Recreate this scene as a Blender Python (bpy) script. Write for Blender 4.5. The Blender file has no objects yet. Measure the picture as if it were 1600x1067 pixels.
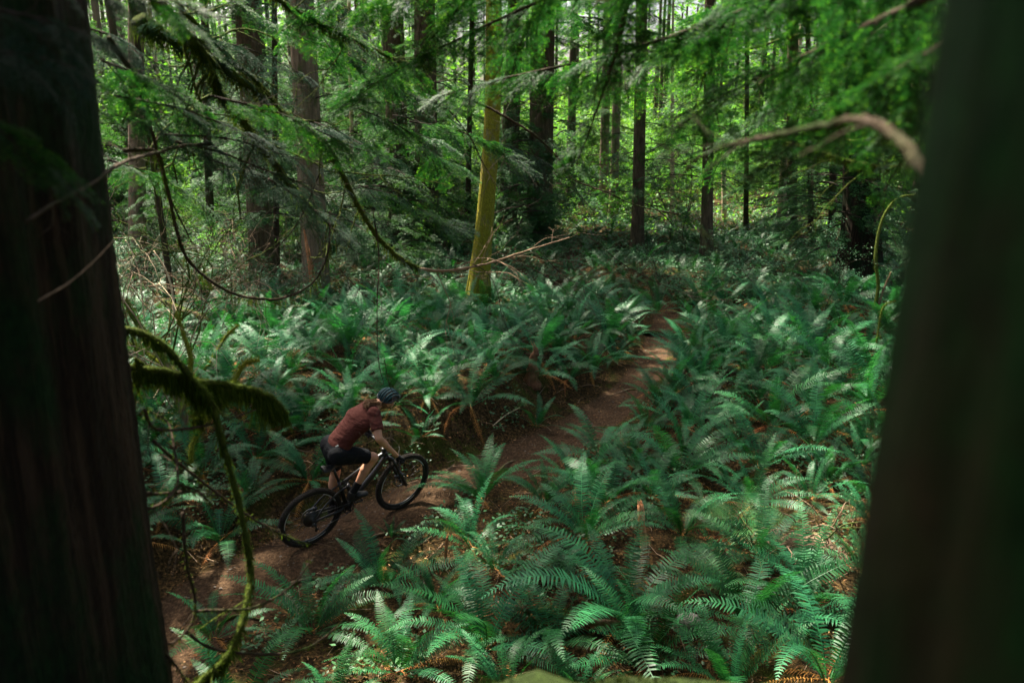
import bpy, math, random, time
import numpy as np
from mathutils import Vector, Matrix, Quaternion
T0 = time.time()
SC = bpy.context.scene
COL = SC.collection
PI = math.pi

# ------------------------------------------------------------------ camera
CZ = 4.55
PITCH = math.radians(15.5)
FPX = 1600 * 28 / 36.0
cam_d = bpy.data.cameras.new('camera'); cam = bpy.data.objects.new('camera', cam_d); COL.objects.link(cam)
cam.location = (0, 0, CZ); cam.rotation_euler = (PI / 2 - PITCH, 0, 0)
cam_d.sensor_width = 36; cam_d.lens = 28; cam_d.clip_start = 0.05; cam_d.clip_end = 4000
cam_d.dof.use_dof = True; cam_d.dof.focus_distance = 9.0; cam_d.dof.aperture_fstop = 2.1
SC.camera = cam

# ------------------------------------------------------------------ sky, sun, exposure
SUN_EL = math.radians(57); SUN_AZ = math.radians(-38)      # azimuth from +Y, minus = towards -X
sd = Vector((math.sin(SUN_AZ) * math.cos(SUN_EL), math.cos(SUN_AZ) * math.cos(SUN_EL), math.sin(SUN_EL)))
W = bpy.data.worlds.new('World'); SC.world = W; W.use_nodes = True
wn = W.node_tree; bg = wn.nodes['Background']
sky = wn.nodes.new('ShaderNodeTexSky'); sky.sky_type = 'NISHITA'; sky.sun_disc = False
sky.sun_elevation = SUN_EL; sky.sun_rotation = SUN_AZ; sky.air_density = 0.9; sky.dust_density = 6.0; sky.ozone_density = 0.5
wn.links.new(sky.outputs[0], bg.inputs[0]); bg.inputs[1].default_value = 0.068
sl = bpy.data.lights.new('sun', 'SUN'); sun = bpy.data.objects.new('sun', sl); COL.objects.link(sun)
sl.energy = 5.0; sl.angle = math.radians(0.6); sl.color = (1.0, 0.92, 0.76)
sun.rotation_euler = (-sd).to_track_quat('-Z', 'Y').to_euler()
SC.view_settings.view_transform = 'Standard'; SC.view_settings.look = 'None'
SC.view_settings.gamma = 1.0; SC.view_settings.use_curve_mapping = False
SC.view_settings.exposure = 2.15
SC.cycles.max_bounces = 6; SC.cycles.diffuse_bounces = 3; SC.cycles.glossy_bounces = 2
SC.cycles.transmission_bounces = 3; SC.cycles.transparent_max_bounces = 4
SC.cycles.caustics_reflective = False; SC.cycles.caustics_refractive = False
SC.cycles.sample_clamp_indirect = 4.0

# ------------------------------------------------------------------ camera maths: a pixel of the 1600 x 1067 picture to a point
cp, sp = math.cos(PITCH), math.sin(PITCH)
def ray(px, py):
    x = (px - 800) / FPX; y = (533.5 - py) / FPX
    return Vector((x, cp + y * sp, -sp + y * cp))
def at(px, py, d):
    return Vector((0, 0, CZ)) + ray(px, py) * d
def proj(p):
    v = Vector(p) - Vector((0, 0, CZ))
    d = v.y * cp - v.z * sp
    return (800 + FPX * v.x / d, 533.5 - FPX * (v.y * sp + v.z * cp) / d, d)

# ------------------------------------------------------------------ mesh helpers
class MB:
    def __init__(s): s.v = []; s.t = []; s.q = []; s.n = 0; s.tm = []; s.qm = []; s.tone = []
    def add(s, v, tris=None, quads=None, m=0, tone=None):
        v = np.asarray(v, dtype=np.float32).reshape(-1, 3)
        if tris is not None and len(tris):
            a = np.asarray(tris, dtype=np.int32).reshape(-1, 3) + s.n; s.t.append(a); s.tm.append(np.full(len(a), m, np.int32))
        if quads is not None and len(quads):
            a = np.asarray(quads, dtype=np.int32).reshape(-1, 4) + s.n; s.q.append(a); s.qm.append(np.full(len(a), m, np.int32))
        s.v.append(v); s.n += len(v)
        if tone is None: tone = 0.5
        s.tone.append(np.broadcast_to(np.asarray(tone, dtype=np.float32), (len(v),)))
    def arrays(s):
        v = np.concatenate(s.v) if s.v else np.zeros((0, 3), np.float32)
        t = np.concatenate(s.t) if s.t else np.zeros((0, 3), np.int32)
        q = np.concatenate(s.q) if s.q else np.zeros((0, 4), np.int32)
        tm = np.concatenate(s.tm) if s.tm else np.zeros(0, np.int32)
        qm = np.concatenate(s.qm) if s.qm else np.zeros(0, np.int32)
        return v, t, q, tm, qm, (np.concatenate(s.tone) if s.tone else np.zeros(0, np.float32))
    def merge(s, o, M=None, m=None):
        v, t, q, tm, qm, tn = o
        if M is not None:
            A = np.array(M, dtype=np.float32); v = v @ A[:3, :3].T + A[:3, 3]
        if len(t): s.t.append(t + s.n); s.tm.append(tm if m is None else np.full(len(t), m, np.int32))
        if len(q): s.q.append(q + s.n); s.qm.append(qm if m is None else np.full(len(q), m, np.int32))
        s.v.append(v); s.tone.append(tn); s.n += len(v)
    def mesh(s, name, mats, smooth=True):
        v, t, q, tm, qm, tn = s.arrays()
        me = bpy.data.meshes.new(name)
        nt, nq = len(t), len(q)
        me.vertices.add(len(v)); me.vertices.foreach_set('co', v.ravel())
        me.loops.add(nt * 3 + nq * 4); me.polygons.add(nt + nq)
        me.loops.foreach_set('vertex_index', np.concatenate([t.ravel(), q.ravel()]).astype(np.int32))
        st = np.concatenate([np.arange(nt) * 3, nt * 3 + np.arange(nq) * 4]).astype(np.int32)
        me.polygons.foreach_set('loop_start', st)
        me.polygons.foreach_set('material_index', np.concatenate([tm, qm]).astype(np.int32))
        me.polygons.foreach_set('use_smooth', np.full(nt + nq, smooth, dtype=bool))
        at_ = me.attributes.new('tone', 'FLOAT', 'POINT'); at_.data.foreach_set('value', tn.astype(np.float32))
        for m in (mats if isinstance(mats, (list, tuple)) else [mats]): me.materials.append(m)
        me.update(calc_edges=True); me.validate()
        return me

def link(name, me, parent=None, M=None):
    o = bpy.data.objects.new(name, me); COL.objects.link(o)
    if parent is not None: o.parent = parent
    if M is not None: o.matrix_local = M
    return o
def obj(name, mb, mats, parent=None, smooth=True, M=None):
    return link(name, mb.mesh(name, mats, smooth), parent, M)
def tag(o, label=None, cat=None, group=None, kind=None):
    if label: o['label'] = label
    if cat: o['category'] = cat
    if group: o['group'] = group
    if kind: o['kind'] = kind
    return o
def thing(name, label, cat, loc=(0, 0, 0), group=None, rz=0.0):
    o = bpy.data.objects.new(name, None); COL.objects.link(o); o.empty_display_size = 0.1
    o.location = loc; o.rotation_euler = (0, 0, rz)
    return tag(o, label, cat, group)

def catmull(P, n=6):
    P = [np.asarray(p, float) for p in P]
    if len(P) < 3:
        return np.array([P[0] + (P[-1] - P[0]) * i / n for i in range(n + 1)])
    Q = [2 * P[0] - P[1]] + P + [2 * P[-1] - P[-2]]
    out = []
    for i in range(1, len(Q) - 2):
        a, b, c, d = Q[i - 1], Q[i], Q[i + 1], Q[i + 2]
        for k in range(n):
            t = k / n
            out.append(0.5 * ((2 * b) + (-a + c) * t + (2 * a - 5 * b + 4 * c - d) * t * t + (-a + 3 * b - 3 * c + d) * t ** 3))
    out.append(Q[-2])
    return np.array(out)

def tube_arrays(P, R, segs=6, wob=0.0, rng=None, caps=True):
    P = np.asarray(P, float); n = len(P); R = np.broadcast_to(np.asarray(R, float), (n,))
    T = np.gradient(P, axis=0); T /= np.linalg.norm(T, axis=1)[:, None] + 1e-9
    up = np.array([0.13, 0.21, 1.0]) if abs(T[0][2]) < 0.9 else np.array([1.0, 0.1, 0.0])
    u = np.cross(T[0], up); u /= np.linalg.norm(u); U = []
    for i in range(n):
        u = u - T[i] * np.dot(u, T[i]); u /= np.linalg.norm(u) + 1e-9; U.append(u)
    U = np.array(U); V = np.cross(T, U)
    a = np.arange(segs) * 2 * PI / segs
    rr = R[:, None] * np.ones((1, segs))
    if wob and rng is not None: rr = rr * (1 + wob * rng.standard_normal((n, segs)))
    v = P[:, None, :] + rr[..., None] * (np.cos(a)[None, :, None] * U[:, None, :] + np.sin(a)[None, :, None] * V[:, None, :])
    v = v.reshape(-1, 3)
    i = np.arange(n - 1)[:, None] * segs; k = np.arange(segs)[None, :]; k2 = (k + 1) % segs
    q = np.stack([i + k, i + k2, i + segs + k2, i + segs + k], -1).reshape(-1, 4)
    t = []
    if caps:
        v = np.vstack([v, P[0], P[-1]]); c0 = n * segs; c1 = c0 + 1
        for s_ in range(segs):
            t.append((c0, (s_ + 1) % segs, s_)); t.append((c1, (n - 1) * segs + s_, (n - 1) * segs + (s_ + 1) % segs))
    return v, np.array(t, dtype=np.int32).reshape(-1, 3), q
def tube(mb, P, R, segs=6, m=0, wob=0.0, rng=None, tone=None):
    v, t, q = tube_arrays(P, R, segs, wob, rng); mb.add(v, t, q, m, tone)

def box(mb, c, s, M=None, m=0):
    x, y, z = s[0] / 2, s[1] / 2, s[2] / 2
    v = np.array([(-x, -y, -z), (x, -y, -z), (x, y, -z), (-x, y, -z), (-x, -y, z), (x, -y, z), (x, y, z), (-x, y, z)], float)
    if M is not None: v = v @ np.array(M.to_3x3()).T
    v = v + np.array(c, float)
    mb.add(v, None, [(0, 3, 2, 1), (4, 5, 6, 7), (0, 1, 5, 4), (1, 2, 6, 5), (2, 3, 7, 6), (3, 0, 4, 7)], m)

# ------------------------------------------------------------------ materials
class NT:
    def __init__(s, name):
        s.m = bpy.data.materials.new(name); s.m.use_nodes = True; s.t = s.m.node_tree; s.t.nodes.clear()
        s.out = s.n('ShaderNodeOutputMaterial')
    def n(s, k, **kw):
        x = s.t.nodes.new(k)
        for a, b in kw.items(): setattr(x, a, b)
        return x
    def l(s, a, b): s.t.links.new(a, b)
    def noise(s, scale, detail=4, rough=0.55, vec=None, dim=None):
        x = s.n('ShaderNodeTexNoise'); x.inputs['Scale'].default_value = scale; x.inputs['Detail'].default_value = detail
        x.inputs['Roughness'].default_value = rough
        if vec is not None: s.l(vec, x.inputs['Vector'])
        return x.outputs[0]
    def ramp(s, fac, stops):
        x = s.n('ShaderNodeValToRGB'); e = x.color_ramp.elements
        while len(e) < len(stops): e.new(0.5)
        for i, (p, c) in enumerate(stops): e[i].position = p; e[i].color = (c[0], c[1], c[2], 1)
        s.l(fac, x.inputs[0]); return x.outputs[0]
    def mix(s, f, a, b, mode='MIX'):
        x = s.n('ShaderNodeMix', data_type='RGBA', blend_type=mode)
        for i, v in ((0, f), (6, a), (7, b)):
            if isinstance(v, (int, float)): x.inputs[i].default_value = v
            elif isinstance(v, tuple): x.inputs[i].default_value = (*v, 1)
            else: s.l(v, x.inputs[i])
        return x.outputs[2]
    def math(s, op, a, b=None, clamp=False):
        x = s.n('ShaderNodeMath', operation=op); x.use_clamp = clamp
        for i, v in ((0, a), (1, b)):
            if v is None: continue
            if isinstance(v, (int, float)): x.inputs[i].default_value = v
            else: s.l(v, x.inputs[i])
        return x.outputs[0]
    def pos(s, scale=(1, 1, 1), obj=True):
        tc = s.n('ShaderNodeTexCoord'); mp = s.n('ShaderNodeMapping'); mp.inputs['Scale'].default_value = scale
        s.l(tc.outputs['Object'], mp.inputs[0]); return mp.outputs[0]
    def bump(s, h, strength=0.5, dist=0.02, normal=None):
        x = s.n('ShaderNodeBump'); x.inputs['Strength'].default_value = strength; x.inputs['Distance'].default_value = dist
        s.l(h, x.inputs['Height'])
        if normal is not None: s.l(normal, x.inputs['Normal'])
        return x.outputs[0]
    def bsdf(s, col, rough=0.7, spec=0.3, metal=0.0, normal=None):
        x = s.n('ShaderNodeBsdfPrincipled')
        if isinstance(col, tuple): x.inputs['Base Color'].default_value = (*col, 1)
        else: s.l(col, x.inputs['Base Color'])
        if isinstance(rough, (int, float)): x.inputs['Roughness'].default_value = rough
        else: s.l(rough, x.inputs['Roughness'])
        x.inputs['Specular IOR Level'].default_value = spec; x.inputs['Metallic'].default_value = metal
        if normal is not None: s.l(normal, x.inputs['Normal'])
        s.l(x.outputs[0], s.out.inputs[0]); return x

def mat_simple(name, col, rough=0.5, spec=0.4, metal=0.0, var=0.25, scale=20, bump=0.0):
    t = NT(name); p = t.pos()
    nz = t.noise(scale, 4, 0.6, p)
    c = t.ramp(nz, [(0.3, tuple(x * (1 - var) for x in col)), (0.7, tuple(min(1, x * (1 + var)) for x in col))])
    nb = t.bump(t.noise(scale * 6, 3, 0.6, p), bump, 0.002) if bump else None
    t.bsdf(c, rough, spec, metal, nb); return t.m

def mat_leaf(name, dark, light, tip=None, trans=0.3, rough=0.45, spec=0.35, objvar=0.35, tcol=None):
    """leaf: colour runs with the per-leaf tone, varies from plant to plant, and lets some light through"""
    t = NT(name)
    a = t.n('ShaderNodeAttribute'); a.attribute_name = 'tone'
    stops = [(0.0, dark), (0.8, light)] + ([(1.0, tip)] if tip else [])
    c = t.ramp(a.outputs['Fac'], stops)
    oi = t.n('ShaderNodeObjectInfo')
    v = t.math('MULTIPLY_ADD', oi.outputs['Random'], objvar); v.node.inputs[2].default_value = 1 - objvar / 2
    hs = t.n('ShaderNodeHueSaturation'); t.l(c, hs.inputs['Color']); t.l(v, hs.inputs['Value'])
    geo = t.n('ShaderNodeNewGeometry')
    h = t.math('MULTIPLY_ADD', t.noise(0.8, 2, 0.5, geo.outputs['Position']), 0.05); h.node.inputs[2].default_value = 0.465
    h = t.math('ADD', h, t.math('MULTIPLY', oi.outputs['Random'], 0.028))
    t.l(h, hs.inputs['Hue'])
    b = t.bsdf(hs.outputs[0], rough, spec)
    tr = t.n('ShaderNodeBsdfTranslucent')
    if tcol: t.l(t.mix(1.0, hs.outputs[0], tcol, 'MULTIPLY'), tr.inputs[0])
    else: t.l(hs.outputs[0], tr.inputs[0])
    ms = t.n('ShaderNodeMixShader'); ms.inputs[0].default_value = trans
    t.l(b.outputs[0], ms.inputs[1]); t.l(tr.outputs[0], ms.inputs[2]); t.l(ms.outputs[0], t.out.inputs[0])
    return t.m

def mat_bark(name, dark, light, moss=(0.05, 0.09, 0.015), mossamt=0.3, vs=0.12, scale=14, bump=0.9, flake=False, sharp=(0.35, 0.62), ms=2.2):
    t = NT(name); p = t.pos((1, 1, vs))
    w = t.noise(scale, 6, 0.65, p); f = t.noise(scale * 4, 4, 0.6, p)
    h = t.math('ADD', w, t.math('MULTIPLY', f, 0.35))
    if flake:
        vo = t.n('ShaderNodeTexVoronoi'); vo.inputs['Scale'].default_value = scale * 0.8; vo.feature = 'DISTANCE_TO_EDGE'
        t.l(p, vo.inputs['Vector']); h = t.math('ADD', h, t.math('MINIMUM', t.math('MULTIPLY', vo.outputs[0], 3.0), 0.7))
    c = t.ramp(w, [(sharp[0], dark), (sharp[1], light)])
    c = t.mix(t.math('MULTIPLY', f, 0.5), c, tuple(x * 1.5 for x in light))
    p2 = t.pos((1, 1, 0.5))
    mm = t.ramp(t.noise(ms, 5, 0.65, p2), [(0.62 - mossamt * 0.45, (0, 0, 0)), (0.74 - mossamt * 0.4, (1, 1, 1))])
    mf = t.ramp(t.noise(60, 3, 0.6, p2), [(0.3, tuple(x * 0.5 for x in moss)), (0.7, tuple(x * 1.6 for x in moss))])
    c = t.mix(mm, c, mf)
    t.bsdf(c, 0.9, 0.15, 0, t.bump(h, bump, 0.03)); return t.m

M = {}
M['fern'] = mat_leaf('fern_green', (0.003, 0.042, 0.014), (0.030, 0.180, 0.050), None, 0.34, 0.48, 0.34, 0.75, (1.2, 1.3, 0.6))
M['fern_lady'] = mat_leaf('lady_fern_green', (0.05, 0.17, 0.05), (0.09, 0.27, 0.07), None, 0.3, 0.5, 0.3, 0.2)  # lady fern's own lighter green
M['fern_dead'] = mat_leaf('dead_fern_brown', (0.11, 0.042, 0.014), (0.40, 0.17, 0.05), None, 0.1, 0.7, 0.1, 0.5)
M['needle_near'] = mat_leaf('hemlock_needles', (0.004, 0.032, 0.010), (0.015, 0.080, 0.018), (0.16, 0.36, 0.04), 0.4, 0.5, 0.3, 0.3, (1.5, 1.5, 0.6))  # lime new growth; darker base and stronger tips stand in for sunlit sprays
M['needle'] = mat_leaf('conifer_needles', (0.012, 0.055, 0.020), (0.038, 0.125, 0.035), (0.09, 0.22, 0.05), 0.35, 0.55, 0.25, 0.5, (1.5, 1.5, 0.6))
M['cedar'] = mat_leaf('cedar_scales', (0.007, 0.026, 0.014), (0.026, 0.060, 0.034), None, 0.25, 0.6, 0.12, 0.3)
M['maple'] = mat_leaf('maple_leaves', (0.045, 0.15, 0.025), (0.14, 0.33, 0.06), None, 0.5, 0.5, 0.3, 0.4, (1.7, 1.5, 0.5))
M['herb'] = mat_leaf('herb_leaves', (0.030, 0.12, 0.045), (0.075, 0.21, 0.08), None, 0.3, 0.45, 0.4, 0.4)
M['moss'] = mat_leaf('moss', (0.018, 0.038, 0.004), (0.090, 0.130, 0.013), None, 0.35, 0.9, 0.05, 0.3)
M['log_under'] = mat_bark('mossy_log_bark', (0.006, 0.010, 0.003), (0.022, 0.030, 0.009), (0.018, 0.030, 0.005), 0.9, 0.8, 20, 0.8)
M['ground_moss'] = mat_leaf('ground_moss', (0.025, 0.055, 0.007), (0.11, 0.17, 0.02), None, 0.3, 0.9, 0.05, 0.1)
M['stem_moss'] = mat_bark('yellow_moss_on_stem', (0.08, 0.07, 0.02), (0.16, 0.13, 0.05), (0.20, 0.22, 0.025), 0.9, 0.8, 24, 0.9)
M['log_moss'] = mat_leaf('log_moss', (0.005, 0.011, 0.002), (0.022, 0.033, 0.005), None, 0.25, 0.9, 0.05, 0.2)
M['moss_bright'] = mat_leaf('bright_moss', (0.07, 0.10, 0.01), (0.27, 0.28, 0.03), None, 0.3, 0.9, 0.05, 0.2)
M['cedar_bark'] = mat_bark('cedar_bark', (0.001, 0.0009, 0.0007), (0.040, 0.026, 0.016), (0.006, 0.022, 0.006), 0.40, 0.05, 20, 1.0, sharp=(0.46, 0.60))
M['dark_bark'] = mat_bark('dark_mossy_bark', (0.0015, 0.0012, 0.0008), (0.030, 0.018, 0.008), (0.004, 0.026, 0.004), 0.45, 0.3, 6, 0.6)  # near trunk: very dark brown bark with green moss patches
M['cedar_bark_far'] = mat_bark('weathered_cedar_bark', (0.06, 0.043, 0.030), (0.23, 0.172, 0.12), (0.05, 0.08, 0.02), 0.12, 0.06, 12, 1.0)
M['fir_bark'] = mat_bark('fir_bark', (0.014, 0.010, 0.006), (0.13, 0.092, 0.058), (0.05, 0.07, 0.02), 0.25, 0.2, 14, 1.0, True)
M['mossy_bark'] = mat_bark('mossy_maple_bark', (0.05, 0.045, 0.03), (0.26, 0.22, 0.15), (0.22, 0.195, 0.020), 0.72, 0.5, 14, 1.0, ms=4.5)
M['branch_bark'] = mat_bark('branch_bark', (0.012, 0.009, 0.006), (0.060, 0.041, 0.027), (0.022, 0.036, 0.007), 0.3, 0.5, 30, 0.6)
M['branch_moss'] = mat_bark('moss_covered_branch', (0.02, 0.03, 0.008), (0.05, 0.05, 0.02), (0.062, 0.085, 0.010), 0.92, 0.8, 30, 0.9)
M['twig'] = mat_simple('bare_twig', (0.24, 0.165, 0.11), 0.85, 0.1, 0, 0.4, 15)
M['dark_twig'] = mat_simple('dark_twig', (0.035, 0.026, 0.020), 0.85, 0.1, 0, 0.4, 15)
M['pale_wood'] = mat_bark('pale_dead_wood', (0.22, 0.15, 0.09), (0.60, 0.46, 0.32), (0.2, 0.18, 0.06), 0.05, 0.1, 18, 0.7)
M['orange_wood'] = mat_bark('rotten_red_wood', (0.16, 0.055, 0.022), (0.46, 0.20, 0.09), (0.2, 0.12, 0.03), 0.03, 0.12, 22, 0.8)
M['peeled_sunlit_wood'] = mat_bark('sunlit_peeled_orange_wood', (0.34, 0.12, 0.045), (0.70, 0.36, 0.18), (0.2, 0.12, 0.03), 0.03, 0.12, 22, 0.8)  # peeled wood, with the sun on it put into a brighter colour
M['pale_twig'] = mat_simple('pale_dead_twig', (0.42, 0.32, 0.22), 0.85, 0.1, 0, 0.35, 15)
M['log_wood'] = mat_bark('log_bark', (0.05, 0.03, 0.02), (0.22, 0.15, 0.10), (0.06, 0.10, 0.015), 0.35, 0.2, 16, 0.9)

# ------------------------------------------------------------------ the lie of the land
def sstep(a, b, x):
    t = np.clip((x - a) / (b - a), 0, 1); return t * t * (3 - 2 * t)
def bumps(x, y):
    return (0.10 * np.sin(0.9 * x + 1.3) * np.cos(0.7 * y + 0.4) + 0.06 * np.sin(2.1 * x - 0.8 * y) + 0.035 * np.sin(3.7 * y + 1.9 * x + 2)
            + 0.02 * np.sin(6.3 * x + 5.1 * y) * np.cos(4.3 * x - 6.9 * y))
def base_h(x, y):
    z = 0.045 * np.clip(x, -8, 10) * sstep(30, 12, y)
    z = z + 0.012 * np.clip(y - 9, 0, 50)
    z = z + 2.95 * (1 - sstep(0.9, 5.7, y))
    z = z - 7.0 * sstep(58, 150, y)
    return z
def flat_hit(px, py):
    r = ray(px, py); d = 2.0
    for _ in range(60):
        p = Vector((0, 0, CZ)) + r * d
        dz = p.z - float(base_h(np.float64(p.x), np.float64(max(p.y, 5.8))))
        d += dz / max(0.05, -r.z + 0.03) * 0.8
        if abs(dz) < 1e-4: break
    return p
TR_PX = [(120, 1120), (200, 1050), (300, 975), (400, 915), (500, 865), (600, 815), (700, 765), (790, 722), (880, 675), (950, 630), (1000, 585), (1020, 545), (1035, 510), (1040, 482), (1010, 462), (960, 444), (905, 425), (895, 395), (900, 372)]
TR = catmull([tuple(flat_hit(*p)) for p in TR_PX], 4)[:, :2]
def trail_sd(x, y):
    """distance to the trail's centre line, its side (plus = far side) and how far along"""
    x = np.asarray(x, float); y = np.asarray(y, float)
    best = np.full(x.shape, 1e9); side = np.zeros(x.shape); tt = np.zeros(x.shape)
    for i in range(len(TR) - 1):
        a = TR[i]; b = TR[i + 1]; d = b - a; L2 = d @ d
        u = np.clip(((x - a[0]) * d[0] + (y - a[1]) * d[1]) / L2, 0, 1)
        dx = x - a[0] - u * d[0]; dy = y - a[1] - u * d[1]; q = np.hypot(dx, dy)
        m = q < best; best = np.where(m, q, best); side = np.where(m, np.sign(d[0] * dy - d[1] * dx), side); tt = np.where(m, (i + u) / (len(TR) - 1), tt)
    return best, side, tt
def height0(x, y):
    x = np.asarray(x, float); y = np.asarray(y, float)
    z = base_h(x, y); D, S, T = trail_sd(x, y)
    off = sstep(0.35, 1.3, D)
    z = z + bumps(x, y) * (0.15 + 0.85 * off) * sstep(60, 40, y) * (1 + 0.5 * sstep(10, 14, y))
    far = (S > 0)
    bank = 0.62 * sstep(0.5, 1.35, D) * sstep(0.02, 0.12, T) * sstep(0.72, 0.5, T) * sstep(9, 4, D)
    z = z + np.where(far, bank, 0.10 * sstep(0.5, 1.2, D))
    z = z - 0.10 * (1 - sstep(0.25, 0.75, D))
    return z
# the bike: axles on their lines of sight, the wheelbase known; the trail carries both wheels
RW = 0.372; WB = 1.17
RA = at(485.5, 808.7, 8.60)
dd = 8.6
for _ in range(400):
    FA = at(629.5, 752.6, dd)
    if (FA - RA).length >= WB: break
    dd += 0.004
BX = (FA - RA).normalized()
BY = Vector((0, 0, 1)).cross(BX).normalized()
BZ = BX.cross(BY).normalized()
lean = math.radians(14.0)
Rl = Matrix.Rotation(lean, 3, BX); BY = Rl @ BY; BZ = Rl @ BZ
C0 = RA - BZ * RW; C1 = FA - BZ * RW
def height(x, y):
    x = np.asarray(x, float); y = np.asarray(y, float)
    z = height0(x, y)
    d = np.array([C1.x - C0.x, C1.y - C0.y]); L2 = d @ d
    u = ((x - C0.x) * d[0] + (y - C0.y) * d[1]) / L2; uc = np.clip(u, -0.9, 1.9)
    q = np.hypot(x - C0.x - uc * d[0], y - C0.y - uc * d[1])
    zl = C0.z + uc * (C1.z - C0.z) - 0.004
    w = 1 - sstep(0.12, 1.0, q)
    return z * (1 - w) + (zl + (z - z) ) * w
_hx = np.arange(-32, 32.01, 0.125); _hy = np.arange(-10, 72.01, 0.125)
_HT = height(*np.meshgrid(_hx, _hy)); _TD = trail_sd(*np.meshgrid(_hx[::2], _hy[::2]))[0]
def H(x, y):
    fx = (x + 32) / 0.125; fy = (y + 10) / 0.125; i = int(fx); j = int(fy)
    if fx < 0 or fy < 0 or i >= len(_hx) - 1 or j >= len(_hy) - 1: return float(height(np.array([x]), np.array([y]))[0])
    fx -= i; fy -= j
    return float((_HT[j, i] * (1 - fx) + _HT[j, i + 1] * fx) * (1 - fy) + (_HT[j + 1, i] * (1 - fx) + _HT[j + 1, i + 1] * fx) * fy)
def hit(px, py):
    r = ray(px, py); d = 1.5
    while d < 150:
        p = Vector((0, 0, CZ)) + r * d
        if p.z <= H(p.x, p.y): break
        d += max(0.02, (p.z - H(p.x, p.y)) * 0.5)
    return Vector((p.x, p.y, H(p.x, p.y)))
if __name__ == '__main__':
    print('bike', RA, FA, BX, 'C0', C0, 'C1', C1, 'h0', float(height0(C0.x, C0.y)), float(height0(C1.x, C1.y)), flush=True)

# ------------------------------------------------------------------ the ground: one sheet out to the horizon
def axis(lo, hi, step, far, g=1.16):
    a = list(np.arange(lo, hi + 1e-6, step)); s_ = step; x = hi
    while x < far: s_ *= g; x += s_; a.append(x)
    s_ = step; x = lo; b = []
    while x > -far: s_ *= g; x -= s_; b.append(x)
    return np.array(b[::-1] + a)
gx = axis(-9, 12, 0.09, 1500); gy = axis(-1, 30, 0.09, 1500)
X, Y = np.meshgrid(gx, gy)
Z = height(X, Y)
rngg = np.random.default_rng(5)
core = (np.abs(X) < 14) & (Y > -2) & (Y < 32)
Z = Z + np.where(core, rngg.normal(0, 0.008, X.shape), 0)
g = MB(); nx, ny = len(gx), len(gy)
ii = (np.arange(ny - 1)[:, None] * nx + np.arange(nx - 1)[None, :])
Dm, Sm, Tm = trail_sd(X.ravel(), Y.ravel())
g.add(np.stack([X, Y, Z], -1).reshape(-1, 3), None, np.stack([ii, ii + 1, ii + nx + 1, ii + nx], -1).reshape(-1, 4),
      tone=np.clip(1 - sstep(0.35, 0.85, Dm * (1.12 + 1.0 * sstep(10, 16, Y.ravel()))), 0, 1))
t = NT('forest_floor')
geo = t.n('ShaderNodeNewGeometry'); P_ = geo.outputs['Position']
a = t.n('ShaderNodeAttribute'); a.attribute_name = 'tone'
n1 = t.noise(1.3, 6, 0.65, P_); n2 = t.noise(28, 6, 0.7, P_); n3 = t.noise(110, 4, 0.7, P_)
soil = t.ramp(n2, [(0.3, (0.020, 0.012, 0.007)), (0.55, (0.095, 0.056, 0.031)), (0.8, (0.26, 0.16, 0.09))])
litter = t.ramp(n2, [(0.3, (0.012, 0.009, 0.005)), (0.52, (0.055, 0.036, 0.015)), (0.75, (0.20, 0.12, 0.05))])
vo = t.n('ShaderNodeTexVoronoi'); vo.inputs['Scale'].default_value = 34; t.l(P_, vo.inputs['Vector'])
lv = t.ramp(t.math('FRACT', t.math('MULTIPLY', vo.outputs['Color'], 3.3)), [(0.2, (0.4, 0.4, 0.4)), (0.9, (1.5, 1.4, 1.2))])
litter = t.mix(0.8, litter, lv, 'MULTIPLY')
mossc = t.ramp(n3, [(0.3, (0.015, 0.028, 0.005)), (0.7, (0.075, 0.10, 0.014))])
mm = t.ramp(n1, [(0.53, (0, 0, 0)), (0.66, (1, 1, 1))])
off = t.mix(mm, litter, mossc)
mk = t.ramp(t.math('ADD', a.outputs['Fac'], t.math('MULTIPLY', t.math('SUBTRACT', n2, 0.5), 0.7)), [(0.35, (0, 0, 0)), (0.65, (1, 1, 1))])
c = t.mix(mk, off, soil)
hgt = t.math('ADD', t.math('MULTIPLY', n2, 0.8), t.math('MULTIPLY', n3, 0.4))
t.bsdf(c, 0.95, 0.1, 0, t.bump(hgt, 1.0, 0.04))
M['floor'] = t.m
ground = obj('ground', g, M['floor']); tag(ground, 'brown forest floor with a dirt trail, leaf litter and patches of moss', kind='structure')

# ================================================================== THE BIKE
BM = Matrix(((BX.x, BY.x, BZ.x, C0.x), (BX.y, BY.y, BZ.y, C0.y), (BX.z, BY.z, BZ.z, C0.z), (0, 0, 0, 1)))
BMi = BM.inverted()
def bl(px, py, y):
    """point of the bike's own frame seen at a pixel, a given distance left of its middle plane"""
    o = BMi @ Vector((0, 0, CZ)); r = BMi.to_3x3() @ ray(px, py)
    return o + r * ((y - o.y) / r.y)
def cr(cx, cy): return (400 + cx * 0.3, 560 + cy * 0.3)

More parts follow.
